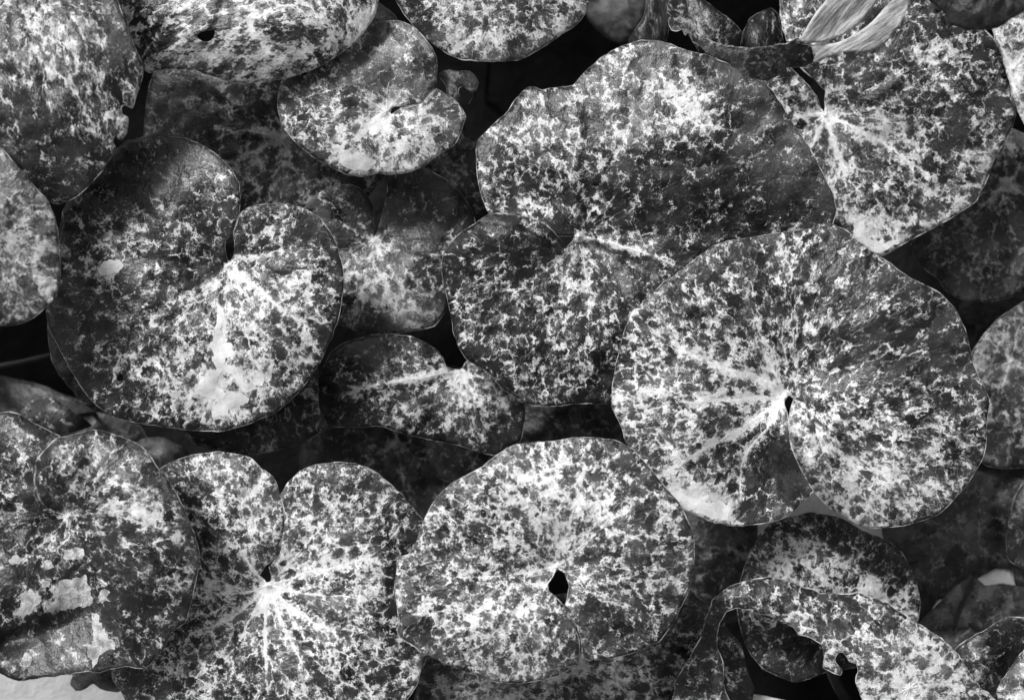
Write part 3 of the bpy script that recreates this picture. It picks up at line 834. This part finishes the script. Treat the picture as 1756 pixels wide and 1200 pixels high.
leaf('mottled_leaf', 'small heart-shaped leaf in the middle gap with a bright streak on its left lobe', -0.030,
     [(778,633),(765,629),(760,614),(749,600),(729,587),(704,577),(670,573),(636,575),(591,588),(568,604),(556,628),(542,656),(539,685),(545,707),(561,730),(591,732),(627,732),(650,730),(676,738),(727,752),(783,762),(848,781),(868,767),(891,758),(898,730),(900,690),(880,655),(845,622),(815,608),(800,620),(789,634)],
     (787,636),
     veins=[V_((700,652),(640,662),(585,680),w=6,b=1.4,d=.3,f=-2.5,bw=7), V_((775,665),(758,700),w=5,b=.8,d=.15), V_((791,680),(792,740),w=4,b=.7,d=.15), V_((812,670),(840,720),w=5,b=.8,d=.15), V_((745,650),(720,690),hide=1,b=.2), V_((820,650),(870,690),hide=1,b=.1)],
     ctrl=[(787,636,-6),(660,576,-8),(600,600,-4),(545,680,-10),(640,660,5),(600,728,-8),(720,690,0),(780,760,-7),(840,780,-8),(890,740,-8),(820,680,2),(740,610,-4)],
     dens=-.14, blobs=[(560,690,60,-.40),(620,600,60,-.30),(700,640,60,.12),(730,690,80,.16),(600,678,30,.4),(820,700,70,.10),(590,720,50,-.25)],
     tone=.030, tblobs=[(820,720,90,.8),(680,680,40,1.4)], lite=.66, edge=-.15, scale=1.1, soft=.02)

leaf('mottled_leaf', 'dark notched leaf half hidden between the big left leaf and the middle leaf', -0.036,
     [(640,408),(640,380),(639,355),(632,338),(620,325),(600,317),(562,322),(536,338),(523,356),(518,400),(528,450),(548,510),(580,557),(614,567),(648,572),(693,570),(744,559),(761,537),(768,518),(800,470),(820,420),(812,370),(790,330),(745,296),(700,280),(668,292),(664,330),(655,370),(648,395)],
     (642,414),
     veins=[V_((655,440),(690,490),w=6,b=1.0,d=.3), V_((635,440),(620,500),w=4,b=.6,d=.2), V_((670,385),(720,330),w=4,b=.4), V_((690,410),(750,400),w=3,b=.4), V_((600,400),(560,380),w=3,b=.3)],
     ctrl=[(642,414,-6),(590,335,2),(540,360,-4),(640,340,-1),(700,300,-3),(660,340,-7),(790,360,-6),(720,420,2),(640,570,-8),(740,555,-8),(680,500,2),(580,500,-3)],
     dens=-.16, blobs=[(730,370,90,-.55),(690,510,80,.25),(640,460,50,.15),(560,380,60,-.05),(600,340,40,-.2)], tone=.085, tblobs=[(690,540,60,1.5),(640,400,30,1.5)], lite=.70, soft=.07, edge=-.10)

leaf('dark_leaf', 'dark leaf behind the small round leaf, faint speckles and one curved vein', -0.055,
     [(263,128),(256,150),(251,178),(248,212),(247,235),(262,300),(320,370),(420,410),(530,395),(620,350),(680,260),(670,170),(600,100),(480,70),(350,75),(285,100)],
     (488,238), veins=[V_((430,226),(375,236),(345,245),w=4,b=.9,d=.2,f=-2), V_((450,270),(400,310),w=3,b=.5), V_((490,280),(480,350),w=4,b=.6), V_((440,190),(380,150),hide=1,b=.2), V_((520,270),(560,330),w=3,b=.4)],
     dens=-.36, blobs=[(500,300,90,.20),(430,270,60,.22),(300,190,50,.05)], tone=.085, tblobs=[(330,180,80,.4)], lite=.52, soft=.04, edge=-.1)

leaf('dark_leaf', 'dark torn leaf scrap between the small round leaf and the middle leaf', -0.046,
     [(727,286),(745,297),(760,307),(763,315),(759,321),(767,335),(778,345),(791,357),(794,372),(797,392),(812,420),(850,400),(860,330),(845,265),(820,241),(807,235),(797,224),(770,220),(735,240),(715,265)],
     (800,300), dens=-.50, blobs=[(800,320,60,.18),(770,260,40,.1)], tone=.065, lite=.36, soft=.05, wob=2.2, edge=.12, rim=.5)

hk, _a, _b, hb = leaf('hooked_leaf', 'tiny hook-shaped young leaf beside the small round leaf', -0.004,
     [(752,126),(762,121),(785,122),(805,122),(815,130),(820,141),(817,153),(812,159),(800,154),(795,149),(788,150),(786,158),(788,168),(784,177),(775,185),(768,165),(767,160),(765,150),(760,140)],
     (780,172), ctrl=[(752,126,-4),(785,130,2),(818,142,-3),(805,150,-5),(777,160,-1),(780,175,-5)], dens=-.22, tone=.22, lite=.50, soft=.16, edge=.0, scale=1.3, step=4, pucker=.3,
     patches=())

leaf('dark_leaf', 'dark leaf lying directly under the big left leaf, showing along its lower rim', -0.016,
     [(82,558),(85,594),(89,619),(98,637),(125,671),(148,696),(164,705),(187,709),(230,722),(270,730),(303,735),(337,762),(355,768),(374,773),(423,781),(478,771),(523,758),(561,731),(547,698),(545,640),(530,540),(480,440),(330,390),(180,420),(100,490)],
     (340,520), ctrl=[(340,520,-14),(85,590,-8),(150,690,-10),(420,775,-16),(550,730,-14),(300,700,-14),(560,550,-16),(330,400,-16),(120,480,-12)], dens=-.55, blobs=[(480,720,70,.12),(540,700,40,.15)], tone=.040, lite=.45, soft=.06, edge=.05, rim=.55)

leaf('mottled_leaf', 'rounded leaf at the lower right, half covered by the torn folded leaf', -0.030,
     [(1295,930),(1279,966),(1271,992),(1265,1020),(1265,1046),(1268,1069),(1274,1092),(1286,1119),(1308,1146),(1336,1159),(1361,1168),(1381,1165),(1413,1153),(1480,1140),(1540,1105),(1573,1066),(1578,1031),(1573,1004),(1564,979),(1550,952),(1532,934),(1510,922),(1484,912),(1446,890),(1416,882),(1392,878),(1361,885),(1320,899),(1304,915)],
     (1420,1075), veins=[V_((1480,1040),(1570,1010),w=4,b=.6), V_((1400,1000),(1380,920),hide=1,b=.1), V_((1450,1000),(1500,930),hide=1,b=.1)],
     ctrl=[(1420,1075,-10),(1300,960,-3),(1270,1050,-4),(1330,1155,-8),(1410,1150,-9),(1400,900,-3),(1420,960,4),(1560,980,-5),(1570,1050,-6),(1500,1010,0)],
     dens=.02, blobs=[(1370,960,70,.32),(1440,970,50,.12),(1500,1010,25,.5),(1440,905,60,-.25),(1540,970,40,-.3),(1560,1040,40,.25),(1380,1100,70,-.45),(1330,1100,50,-.1),(1420,1140,60,-.4),(1500,960,50,-.1)],
     tone=.036, tblobs=[(1400,1120,60,-.2)], lite=.72, edge=-.10, scale=1.25)

# torn, folded leaf across the lower right
tr, tl, tf, tb = leaf('torn_leaf', 'torn folded leaf bending across the lower right with ragged bite marks', 0.002,
     [(1154,1200),(1158,1169),(1170,1146),(1192,1112),(1206,1076),(1215,1046),(1222,1030),(1238,1014),(1267,998),(1299,992),(1322,990),(1340,993),(1359,998),(1381,1009),(1409,1017),(1443,1018),(1477,1018),(1500,1026),(1530,1040),(1557,1058),(1591,1078),(1622,1099),(1638,1117),(1652,1137),(1665,1160),(1681,1178),(1704,1196),(1730,1240),(1650,1290),(1550,1290),(1485,1240),
      (1475,1190),(1470,1171),(1469,1160),(1471,1149),(1468,1136),(1457,1133),(1455,1126),(1447,1118),(1438,1117),(1432,1124),(1434,1135),(1444,1149),(1442,1157),(1432,1153),(1417,1147),(1412,1142),(1413,1124),(1409,1105),(1388,1092),(1370,1087),(1356,1071),(1336,1062),(1304,1051),(1295,1045),(1263,1043),(1249,1046),(1240,1057),(1232,1073),(1228,1098),(1233,1117),(1242,1144),(1241,1176),(1249,1200),(1258,1250),(1200,1270),(1150,1250)],
     (1560,1180),
     veins=[V_((1500,1100),(1400,1050),(1310,1015),hide=1,b=.1), V_((1580,1130),(1560,1070),hide=1,b=.1)],
     ctrl=[(1160,1200,-22),(1240,1190,-24),(1205,1090,-12),(1228,1100,-14),(1240,1030,-3),(1300,992,-4),(1300,1035,3),(1340,1000,0),(1340,1055,2),(1400,1018,-7),(1400,1085,4),(1500,1028,-8),(1480,1100,5),(1440,1140,2),(1600,1090,-7),(1560,1150,6),(1480,1180,3),(1690,1190,-8),(1560,1270,0)],
     dens=.04, blobs=[(1370,1060,45,.35),(1190,1130,70,-.40),(1215,1060,40,-.35),(1280,1010,50,-.35),(1420,1040,50,-.35),(1560,1160,110,.30),(1620,1110,50,.0),(1220,1180,40,.05),(1480,1060,60,.05),(1500,1110,50,-.1),(1530,1050,40,-.1)],
     tone=.048, tblobs=[(1560,1170,100,1.2)], lite=.70, edge=-.05, scale=1.05, rim=1.2, rimw=1.2, wob=2.2)
# folded-under lobe of the torn leaf (hangs below the band)
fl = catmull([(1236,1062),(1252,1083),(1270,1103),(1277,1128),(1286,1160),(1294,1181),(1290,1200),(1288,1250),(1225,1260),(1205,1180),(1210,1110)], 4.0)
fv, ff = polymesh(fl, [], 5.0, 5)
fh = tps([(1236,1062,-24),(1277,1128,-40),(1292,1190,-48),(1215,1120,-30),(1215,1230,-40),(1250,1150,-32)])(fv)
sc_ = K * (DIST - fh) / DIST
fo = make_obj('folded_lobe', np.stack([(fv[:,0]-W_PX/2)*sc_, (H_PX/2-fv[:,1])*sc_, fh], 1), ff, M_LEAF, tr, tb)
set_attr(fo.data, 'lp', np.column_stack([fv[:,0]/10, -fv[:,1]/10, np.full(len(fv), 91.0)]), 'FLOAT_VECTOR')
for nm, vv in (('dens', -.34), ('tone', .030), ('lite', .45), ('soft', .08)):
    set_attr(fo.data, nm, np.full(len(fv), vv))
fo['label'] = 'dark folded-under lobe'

leaf('mottled_leaf', 'blurred grey leaf along the bottom edge under the keyhole leaf', -0.026,
     [(725,1150),(740,1105),(820,1060),(900,1030),(1080,1000),(1182,1015),(1217,1040),(1235,1080),(1230,1150),(1200,1240),(1000,1300),(760,1270),(711,1200)],
     (985,1140), veins=[V_((1060,1175),(1110,1230),w=4,b=.6,d=.2), V_((1080,1150),(1150,1180),w=4,b=.5,d=.2), V_((940,1180),(900,1230),hide=1,b=.3)],
     dome=12, dens=-.10, blobs=[(1060,1135,40,.2),(800,1190,80,.05),(1100,1190,40,-.1),(900,1190,60,.1),(1190,1080,40,-.1)], tone=.060, tblobs=[(820,1180,90,1.0)], lite=.52, soft=.14, scale=.9)

# right edge
leaf('mottled_leaf', 'narrow slice of pale leaf at the right edge, top corner', -0.006,
     [(1702,46),(1707,70),(1717,95),(1724,118),(1731,140),(1736,165),(1760,220),(1830,270),(1930,230),(1960,130),(1900,40),(1800,5),(1730,30)],
     (1737,119), veins=[V_((1725,95),(1708,62),w=6,b=1.2,d=.4), V_((1760,90),(1790,60),w=6,b=1.0,d=.4), V_((1740,150),(1760,190),w=5,b=.9,d=.4)],
     dome=5, dens=.02, tone=.10, lite=.66, soft=.16, edge=.12, scale=.9)
leaf('dark_leaf', 'dark grey blurred leaf under the pale edge at the upper right', -0.085,
     [(1558,418),(1568,437),(1582,457),(1609,479),(1622,497),(1643,511),(1674,518),(1710,515),(1737,508),(1770,490),(1830,440),(1850,350),(1810,260),(1730,220),(1660,240),(1600,320),(1565,385)],
     (1726,314), veins=[V_((1690,350),(1640,400),w=6,b=.7,d=.2), V_((1700,300),(1660,280),w=6,b=.8,d=.2), V_((1715,360),(1690,450),w=5,b=.6,d=.2), V_((1745,290),(1756,250),w=6,b=.7), V_((1750,330),(1790,350),w=7,b=.8), V_((1730,370),(1750,440),w=4,b=.5)],
     dens=-.34, blobs=[(1640,460,60,.10),(1700,330,50,.1)], tone=.10, lite=.48, soft=.16, edge=-.05)
leaf('dark_leaf', 'blurred grey leaf cut by the right edge beside the large right leaf', -0.075,
     [(1770,512),(1716,543),(1689,571),(1668,602),(1650,660),(1645,720),(1660,775),(1695,799),(1727,803),(1770,798),(1840,740),(1870,640),(1840,550)],
     (1735,620), veins=[V_((1720,660),(1706,720),w=6,b=.7,d=.2), V_((1715,590),(1690,580),w=5,b=.5), V_((1745,570),(1756,540),w=5,b=.5), V_((1700,640),(1670,690),w=5,b=.5,d=.2)],
     dome=9, dens=-.24, blobs=[(1730,570,50,.15),(1690,620,40,.1)], tone=.075, lite=.40, soft=.18, edge=-.05)
leaf('dark_leaf', 'small grey slice of leaf at the right edge, lower half', -0.070,
     [(1775,800),(1756,825),(1740,852),(1732,887),(1725,927),(1728,956),(1740,967),(1775,980),(1840,960),(1860,880),(1830,815)], (1790,900),
     dens=-.25, tone=.085, lite=.38, soft=.2, edge=0)
leaf('mottled_leaf', 'dark folded leaf in the lower right corner with a deep crease', -0.012,
     [(1638,1113),(1658,1097),(1690,1079),(1715,1063),(1728,1057),(1760,1060),(1800,1090),(1800,1140),(1760,1170),(1712,1205),(1700,1250),(1670,1240),(1650,1170)],
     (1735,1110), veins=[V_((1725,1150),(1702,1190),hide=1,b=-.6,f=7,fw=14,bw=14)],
     ctrl=[(1640,1115,-8),(1690,1085,-2),(1728,1060,-6),(1690,1140,2),(1712,1160,-10),(1740,1100,-8),(1760,1070,-4),(1700,1220,-12)],
     dens=-.18, blobs=[(1670,1150,35,.35),(1730,1090,50,-.4),(1720,1150,40,-.4)], tone=.032, tblobs=[(1660,1110,30,1.0)], lite=.55, soft=.03)
leaf('mottled_leaf', 'pale smooth leaf tip poking in at the very lower right corner', 0.008,
     [(1775,1098),(1756,1113),(1737,1139),(1716,1170),(1709,1184),(1713,1203),(1730,1250),(1790,1260),(1850,1200),(1830,1120)], (1790,1190),
     veins=[V_((1760,1150),(1740,1150),hide=1)], dome=8, dens=.10, blobs=[(1740,1185,30,.2),(1745,1140,25,-.25)], tone=.11, lite=.66, soft=.12, edge=-.1)

# upper right: the withered curled leaf and what stands behind it
cr, cl, cf, cb = leaf('withered_leaf', 'withered curled leaf at the top right showing its pale underside', 0.040,
     [(1145,-20),(1147,0),(1144,20),(1150,28),(1146,36),(1151,50),(1162,55),(1170,50),(1174,61),(1181,55),(1186,62),(1188,71),(1200,78),(1212,92),(1224,96),(1238,98),(1254,112),(1276,128),(1299,137),(1317,137),(1333,130),(1349,117),(1365,116),(1379,115),(1391,109),(1396,100),(1395,92),(1388,76),(1374,70),(1370,66),(1352,74),(1322,81),(1288,83),(1254,80),(1224,73),(1197,60),(1194,45),(1184,23),(1178,0),(1180,-25)],
     (1370,70), veins=[V_((1355,100),(1340,122),w=3,b=.6,d=.1,f=2.5), V_((1300,88),(1240,82),hide=1,b=.6,bw=5), V_((1380,90),(1392,88),hide=1)],
     ctrl=[(1150,0,-2),(1160,45,-8),(1190,30,2),(1190,65,-4),(1240,75,6),(1254,108,-10),(1300,83,9),(1300,134,-16),(1340,78,6),(1335,128,-14),(1372,68,2),(1360,112,-10),(1392,100,-5),(1170,10,4),(1290,105,-2)],
     dens=-.18, blobs=[(1270,105,45,.22),(1185,60,30,.30),(1160,45,25,.25),(1370,100,30,-.5),(1240,85,30,.15)], tone=.055, tblobs=[(1260,105,40,.8),(1370,100,30,-.4)], lite=.55, soft=.02, wob=2.2, scale=1.4, edge=.0, step=4.5, rim=1.2, vein_dens=.3)
def pale_fold(name, outline, ctrl, ang, seed, label):
    ol = catmull(outline, 4.0)
    v, f = polymesh(ol, [], 4.5, seed)
    h = 0.052 + tps(ctrl)(v) + vnoise(v, 26, seed) * 0.0012
    a = np.array([math.cos(R(ang)), math.sin(R(ang))]); b_ = np.array([-a[1], a[0]])
    al, ac = (v @ a), (v @ b_)
    h = h + 0.0002 * np.sin(ac / 3.1 + vnoise(v, 40, seed + 2) * 3)
    s = K * (DIST - h) / DIST
    o = make_obj(name, np.stack([(v[:,0]-W_PX/2)*s, (H_PX/2-v[:,1])*s, h], 1), f, M_UNDER, cr, cb)
    set_attr(o.data, 'lp', np.column_stack([al / 40.0, ac / 8.0, np.full(len(v), seed * 2.0)]), 'FLOAT_VECTOR')
    m = o.modifiers.new('thickness', 'SOLIDIFY'); m.thickness = .0007; m.offset = -1
    o['label'] = label
pale_fold('folded_lobe', [(1373,70),(1383,50),(1399,23),(1418,0),(1432,-30),(1480,-45),(1515,-25),(1506,0),(1493,18),(1477,36),(1456,55),(1425,68),(1395,74),(1380,73)],
          [(1373,70,3),(1399,23,8),(1440,-30,10),(1440,30,2),(1506,0,0),(1456,55,-3),(1410,70,0)], -48, 31, 'pale curled-over lobe')
pale_fold('folded_lobe', [(1378,76),(1400,77),(1440,72),(1470,57),(1497,36),(1515,16),(1531,0),(1545,-20),(1560,-18),(1559,0),(1554,20),(1540,48),(1520,70),(1497,86),(1475,90),(1452,89),(1420,98),(1396,108),(1399,96),(1390,80)],
          [(1380,76,0),(1440,74,-4),(1500,36,1),(1545,-15,3),(1556,10,1),(1520,65,-3),(1480,88,-7),(1400,105,-7),(1450,85,-5)], -32, 32, 'pale streaked lobe')

leaf('dark_leaf', 'narrow dark leaf behind the middle leaf top edge, left of the withered leaf', -0.060,
     [(1112,-20),(1106,27),(1090,50),(1076,78),(1085,120),(1120,120),(1140,80),(1150,30),(1150,-20)], (1110,110), dens=-.38, tone=.030, lite=.30, soft=.08, stretch=[(80,.3,1110,40,90)], rim=.35)
leaf('mottled_leaf', 'drooping leaf with dark blotches behind the arm of the withered leaf', -0.020,
     [(1160,-30),(1185,-30),(1206,0),(1233,20),(1258,39),(1272,57),(1270,78),(1255,110),(1215,110),(1190,75),(1170,30)], (1230,100),
     veins=[V_((1205,40),(1180,0),hide=1,b=.4)], dens=-.28, blobs=[(1210,40,30,.2)], tone=.032, lite=.42, soft=.08, rim=.4)
leaf('dark_leaf', 'small pointed leaf tip with white flecks above the withered leaf', -0.030,
     [(1272,110),(1273,78),(1275,55),(1285,34),(1301,23),(1322,14),(1333,25),(1339,52),(1343,76),(1335,110)], (1305,100),
     dens=-.30, tone=.026, lite=.42, soft=.04, scale=1.5, stretch=[(85,.45,1305,60,80)], rim=.4)
leaf('dark_leaf', 'dark fuzzy blurred leaf overhanging the top right corner', 0.105,
     [(1588,-5),(1606,11),(1621,25),(1626,39),(1650,50),(1684,52),(1711,47),(1732,34),(1760,19),(1830,0),(1860,-60),(1760,-120),(1640,-100),(1590,-50)], (1720,-60),
     dens=-.60, tone=.030, lite=.14, soft=.15, scale=1.6, rim=.2, edge=-.1, wob=1.6, base_off=(.09,.12))

# ------------------------------------------------------------------ lower, darker storey seen in the gaps
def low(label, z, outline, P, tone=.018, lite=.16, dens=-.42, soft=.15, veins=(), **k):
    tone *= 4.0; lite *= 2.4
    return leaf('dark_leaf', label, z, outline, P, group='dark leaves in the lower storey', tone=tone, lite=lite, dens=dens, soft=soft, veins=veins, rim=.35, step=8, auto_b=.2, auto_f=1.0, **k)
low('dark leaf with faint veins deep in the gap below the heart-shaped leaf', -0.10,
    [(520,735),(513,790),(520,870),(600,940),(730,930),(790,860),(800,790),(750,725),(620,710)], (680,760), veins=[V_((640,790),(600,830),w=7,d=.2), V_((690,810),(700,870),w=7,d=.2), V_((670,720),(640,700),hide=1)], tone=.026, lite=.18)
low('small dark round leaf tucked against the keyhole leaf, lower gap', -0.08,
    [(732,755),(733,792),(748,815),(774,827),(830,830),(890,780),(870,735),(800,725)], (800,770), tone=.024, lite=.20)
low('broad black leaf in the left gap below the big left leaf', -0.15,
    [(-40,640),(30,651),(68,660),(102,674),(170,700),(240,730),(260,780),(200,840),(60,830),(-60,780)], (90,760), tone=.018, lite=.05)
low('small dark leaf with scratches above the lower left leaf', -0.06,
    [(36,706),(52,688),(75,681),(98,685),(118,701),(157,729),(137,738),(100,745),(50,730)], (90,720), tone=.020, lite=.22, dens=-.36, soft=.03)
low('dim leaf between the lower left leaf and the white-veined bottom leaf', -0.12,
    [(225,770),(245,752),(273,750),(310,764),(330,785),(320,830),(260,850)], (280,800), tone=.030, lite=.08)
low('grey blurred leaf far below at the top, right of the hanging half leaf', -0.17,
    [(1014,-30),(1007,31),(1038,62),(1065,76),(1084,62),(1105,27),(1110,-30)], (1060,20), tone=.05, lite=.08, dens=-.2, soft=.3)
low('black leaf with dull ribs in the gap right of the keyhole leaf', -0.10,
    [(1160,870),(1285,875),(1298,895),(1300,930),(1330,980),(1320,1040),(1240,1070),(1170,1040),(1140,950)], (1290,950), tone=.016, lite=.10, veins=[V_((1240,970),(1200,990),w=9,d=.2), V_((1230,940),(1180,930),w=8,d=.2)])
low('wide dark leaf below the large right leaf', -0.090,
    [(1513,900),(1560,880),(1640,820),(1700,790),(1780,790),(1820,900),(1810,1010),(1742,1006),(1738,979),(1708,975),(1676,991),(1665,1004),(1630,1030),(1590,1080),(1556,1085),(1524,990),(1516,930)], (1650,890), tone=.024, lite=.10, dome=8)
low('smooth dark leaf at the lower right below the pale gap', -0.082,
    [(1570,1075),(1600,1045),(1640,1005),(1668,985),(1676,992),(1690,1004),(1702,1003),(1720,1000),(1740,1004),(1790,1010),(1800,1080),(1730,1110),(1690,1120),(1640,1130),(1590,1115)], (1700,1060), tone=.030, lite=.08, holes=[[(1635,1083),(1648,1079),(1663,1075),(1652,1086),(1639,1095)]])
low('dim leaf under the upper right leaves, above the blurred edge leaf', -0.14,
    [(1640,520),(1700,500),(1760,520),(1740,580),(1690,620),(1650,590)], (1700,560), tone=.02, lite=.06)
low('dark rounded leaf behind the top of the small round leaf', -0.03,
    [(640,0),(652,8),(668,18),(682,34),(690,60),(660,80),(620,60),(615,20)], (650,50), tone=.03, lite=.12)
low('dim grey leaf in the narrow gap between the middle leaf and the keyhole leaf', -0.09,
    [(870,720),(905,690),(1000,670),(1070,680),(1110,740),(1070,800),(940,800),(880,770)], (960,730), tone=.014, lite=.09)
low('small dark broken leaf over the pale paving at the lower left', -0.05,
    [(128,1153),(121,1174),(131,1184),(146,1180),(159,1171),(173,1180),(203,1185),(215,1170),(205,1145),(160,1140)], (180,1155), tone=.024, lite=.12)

def pale(label, z, outline, P):  # pale leaf shapes added close below the gaps in place of bright ground
    return leaf('pale_ground_fill', label, z, outline, P, group='pale stand-ins for ground in the gaps', mat=M_GROUND_FILL, rim=0, auto=False, step=8, dome=4, petiole=True)
pale('smooth pale leaf shape standing in for ground under the notch of the large right leaf', -0.125, [(1230,905),(1300,860),(1380,820),(1450,830),(1530,870),(1576,912),(1555,965),(1440,990),(1300,970)], (1420,910))
pale('white leaf shape standing in for ground seen through the gap at the lower right edge', -0.093, [(1600,1000),(1640,975),(1700,965),(1760,965),(1780,1010),(1720,1060),(1680,1100),(1630,1110),(1585,1080)], (1670,1030))
pale('white leaf shape standing in for ground at the bottom edge below the rounded leaf', -0.060, [(1292,1190),(1320,1195),(1360,1203),(1400,1230),(1340,1270),(1285,1240)], (1340,1240))

# leaves all round the bed beyond the picture
def surround():
    rng = random.Random(5)
    V, F, LP, D, T = [], [], [], [], []
    for ring in range(420):
        x = rng.uniform(-1.1, 1.1); y = rng.uniform(-0.9, 0.9)
        if abs(x) < 0.50 and abs(y) < 0.40: continue
        if x < -0.05 and y < -0.25 and rng.random() < .75: continue
        z = rng.uniform(-.12, .03); r = rng.uniform(.05, .11)
        tx, ty = rng.uniform(-.25, .25), rng.uniform(-.25, .25)
        a0 = rng.uniform(0, 6.28); n = 22
        b = len(V)
        V.append((x, y, z - .008)); LP.append((x/.004, y/.004, ring))
        for ringi, fr in ((1, .55), (2, 1.0)):
            for k in range(n):
                an = a0 + (k / (n - 1)) * 6.0
                rr = r * fr * (1 + .06 * math.sin(k * 1.7)) * (.55 + .45 * min(1, min(k, n - 1 - k) / 3))
                dx, dy = rr * math.cos(an), rr * math.sin(an)
                V.append((x + dx, y + dy, z + tx * dx + ty * dy - .012 * fr * fr)); LP.append(((x+dx)/.004, (y+dy)/.004, ring))
        for k in range(n - 1):
            F.append((b, b+1+k, b+2+k))
            F.append((b+1+k, b+1+n+k, b+2+n+k, b+2+k))
    o = make_obj('leaf_bed', V, F, M_LEAF)
    set_attr(o.data, 'lp', np.array(LP), 'FLOAT_VECTOR')
    for nm, vv in (('dens', -.1), ('tone', .05), ('lite', .66), ('soft', .03)):
        set_attr(o.data, nm, np.full(len(V), vv))
    o['kind'] = 'stuff'
    o['label'] = 'mottled leaves spreading all round beyond the picture'
    o['category'] = 'ground cover'
surround()

stem('leaf_stem', 'dark bare stem crossing the black gap at the left edge', [(-40,634,-.10),(30,622,-.11),(95,608,-.13),(150,600,-.2),(180,600,-.33)], .0021, .0026)
stem('leaf_stem', 'thick grey stem in the dark gap below the torn leaf', [(1422,1140,-.03),(1435,1172,-.045),(1452,1200,-.07),(1480,1240,-.2),(1490,1250,-.33)], .0040, .0046)
stem('leaf_stem', 'slim stem running down beside the smooth dark leaf at the lower right', [(1672,980,-.078),(1662,1010,-.076),(1644,1045,-.08),(1634,1085,-.09),(1627,1120,-.13),(1620,1130,-.33)], .0014, .0026)

stem('stalk', None, [(815,157,-.007),(811,168,-.009),(804,178,-.012)], .0008, .0004, hk, hb)
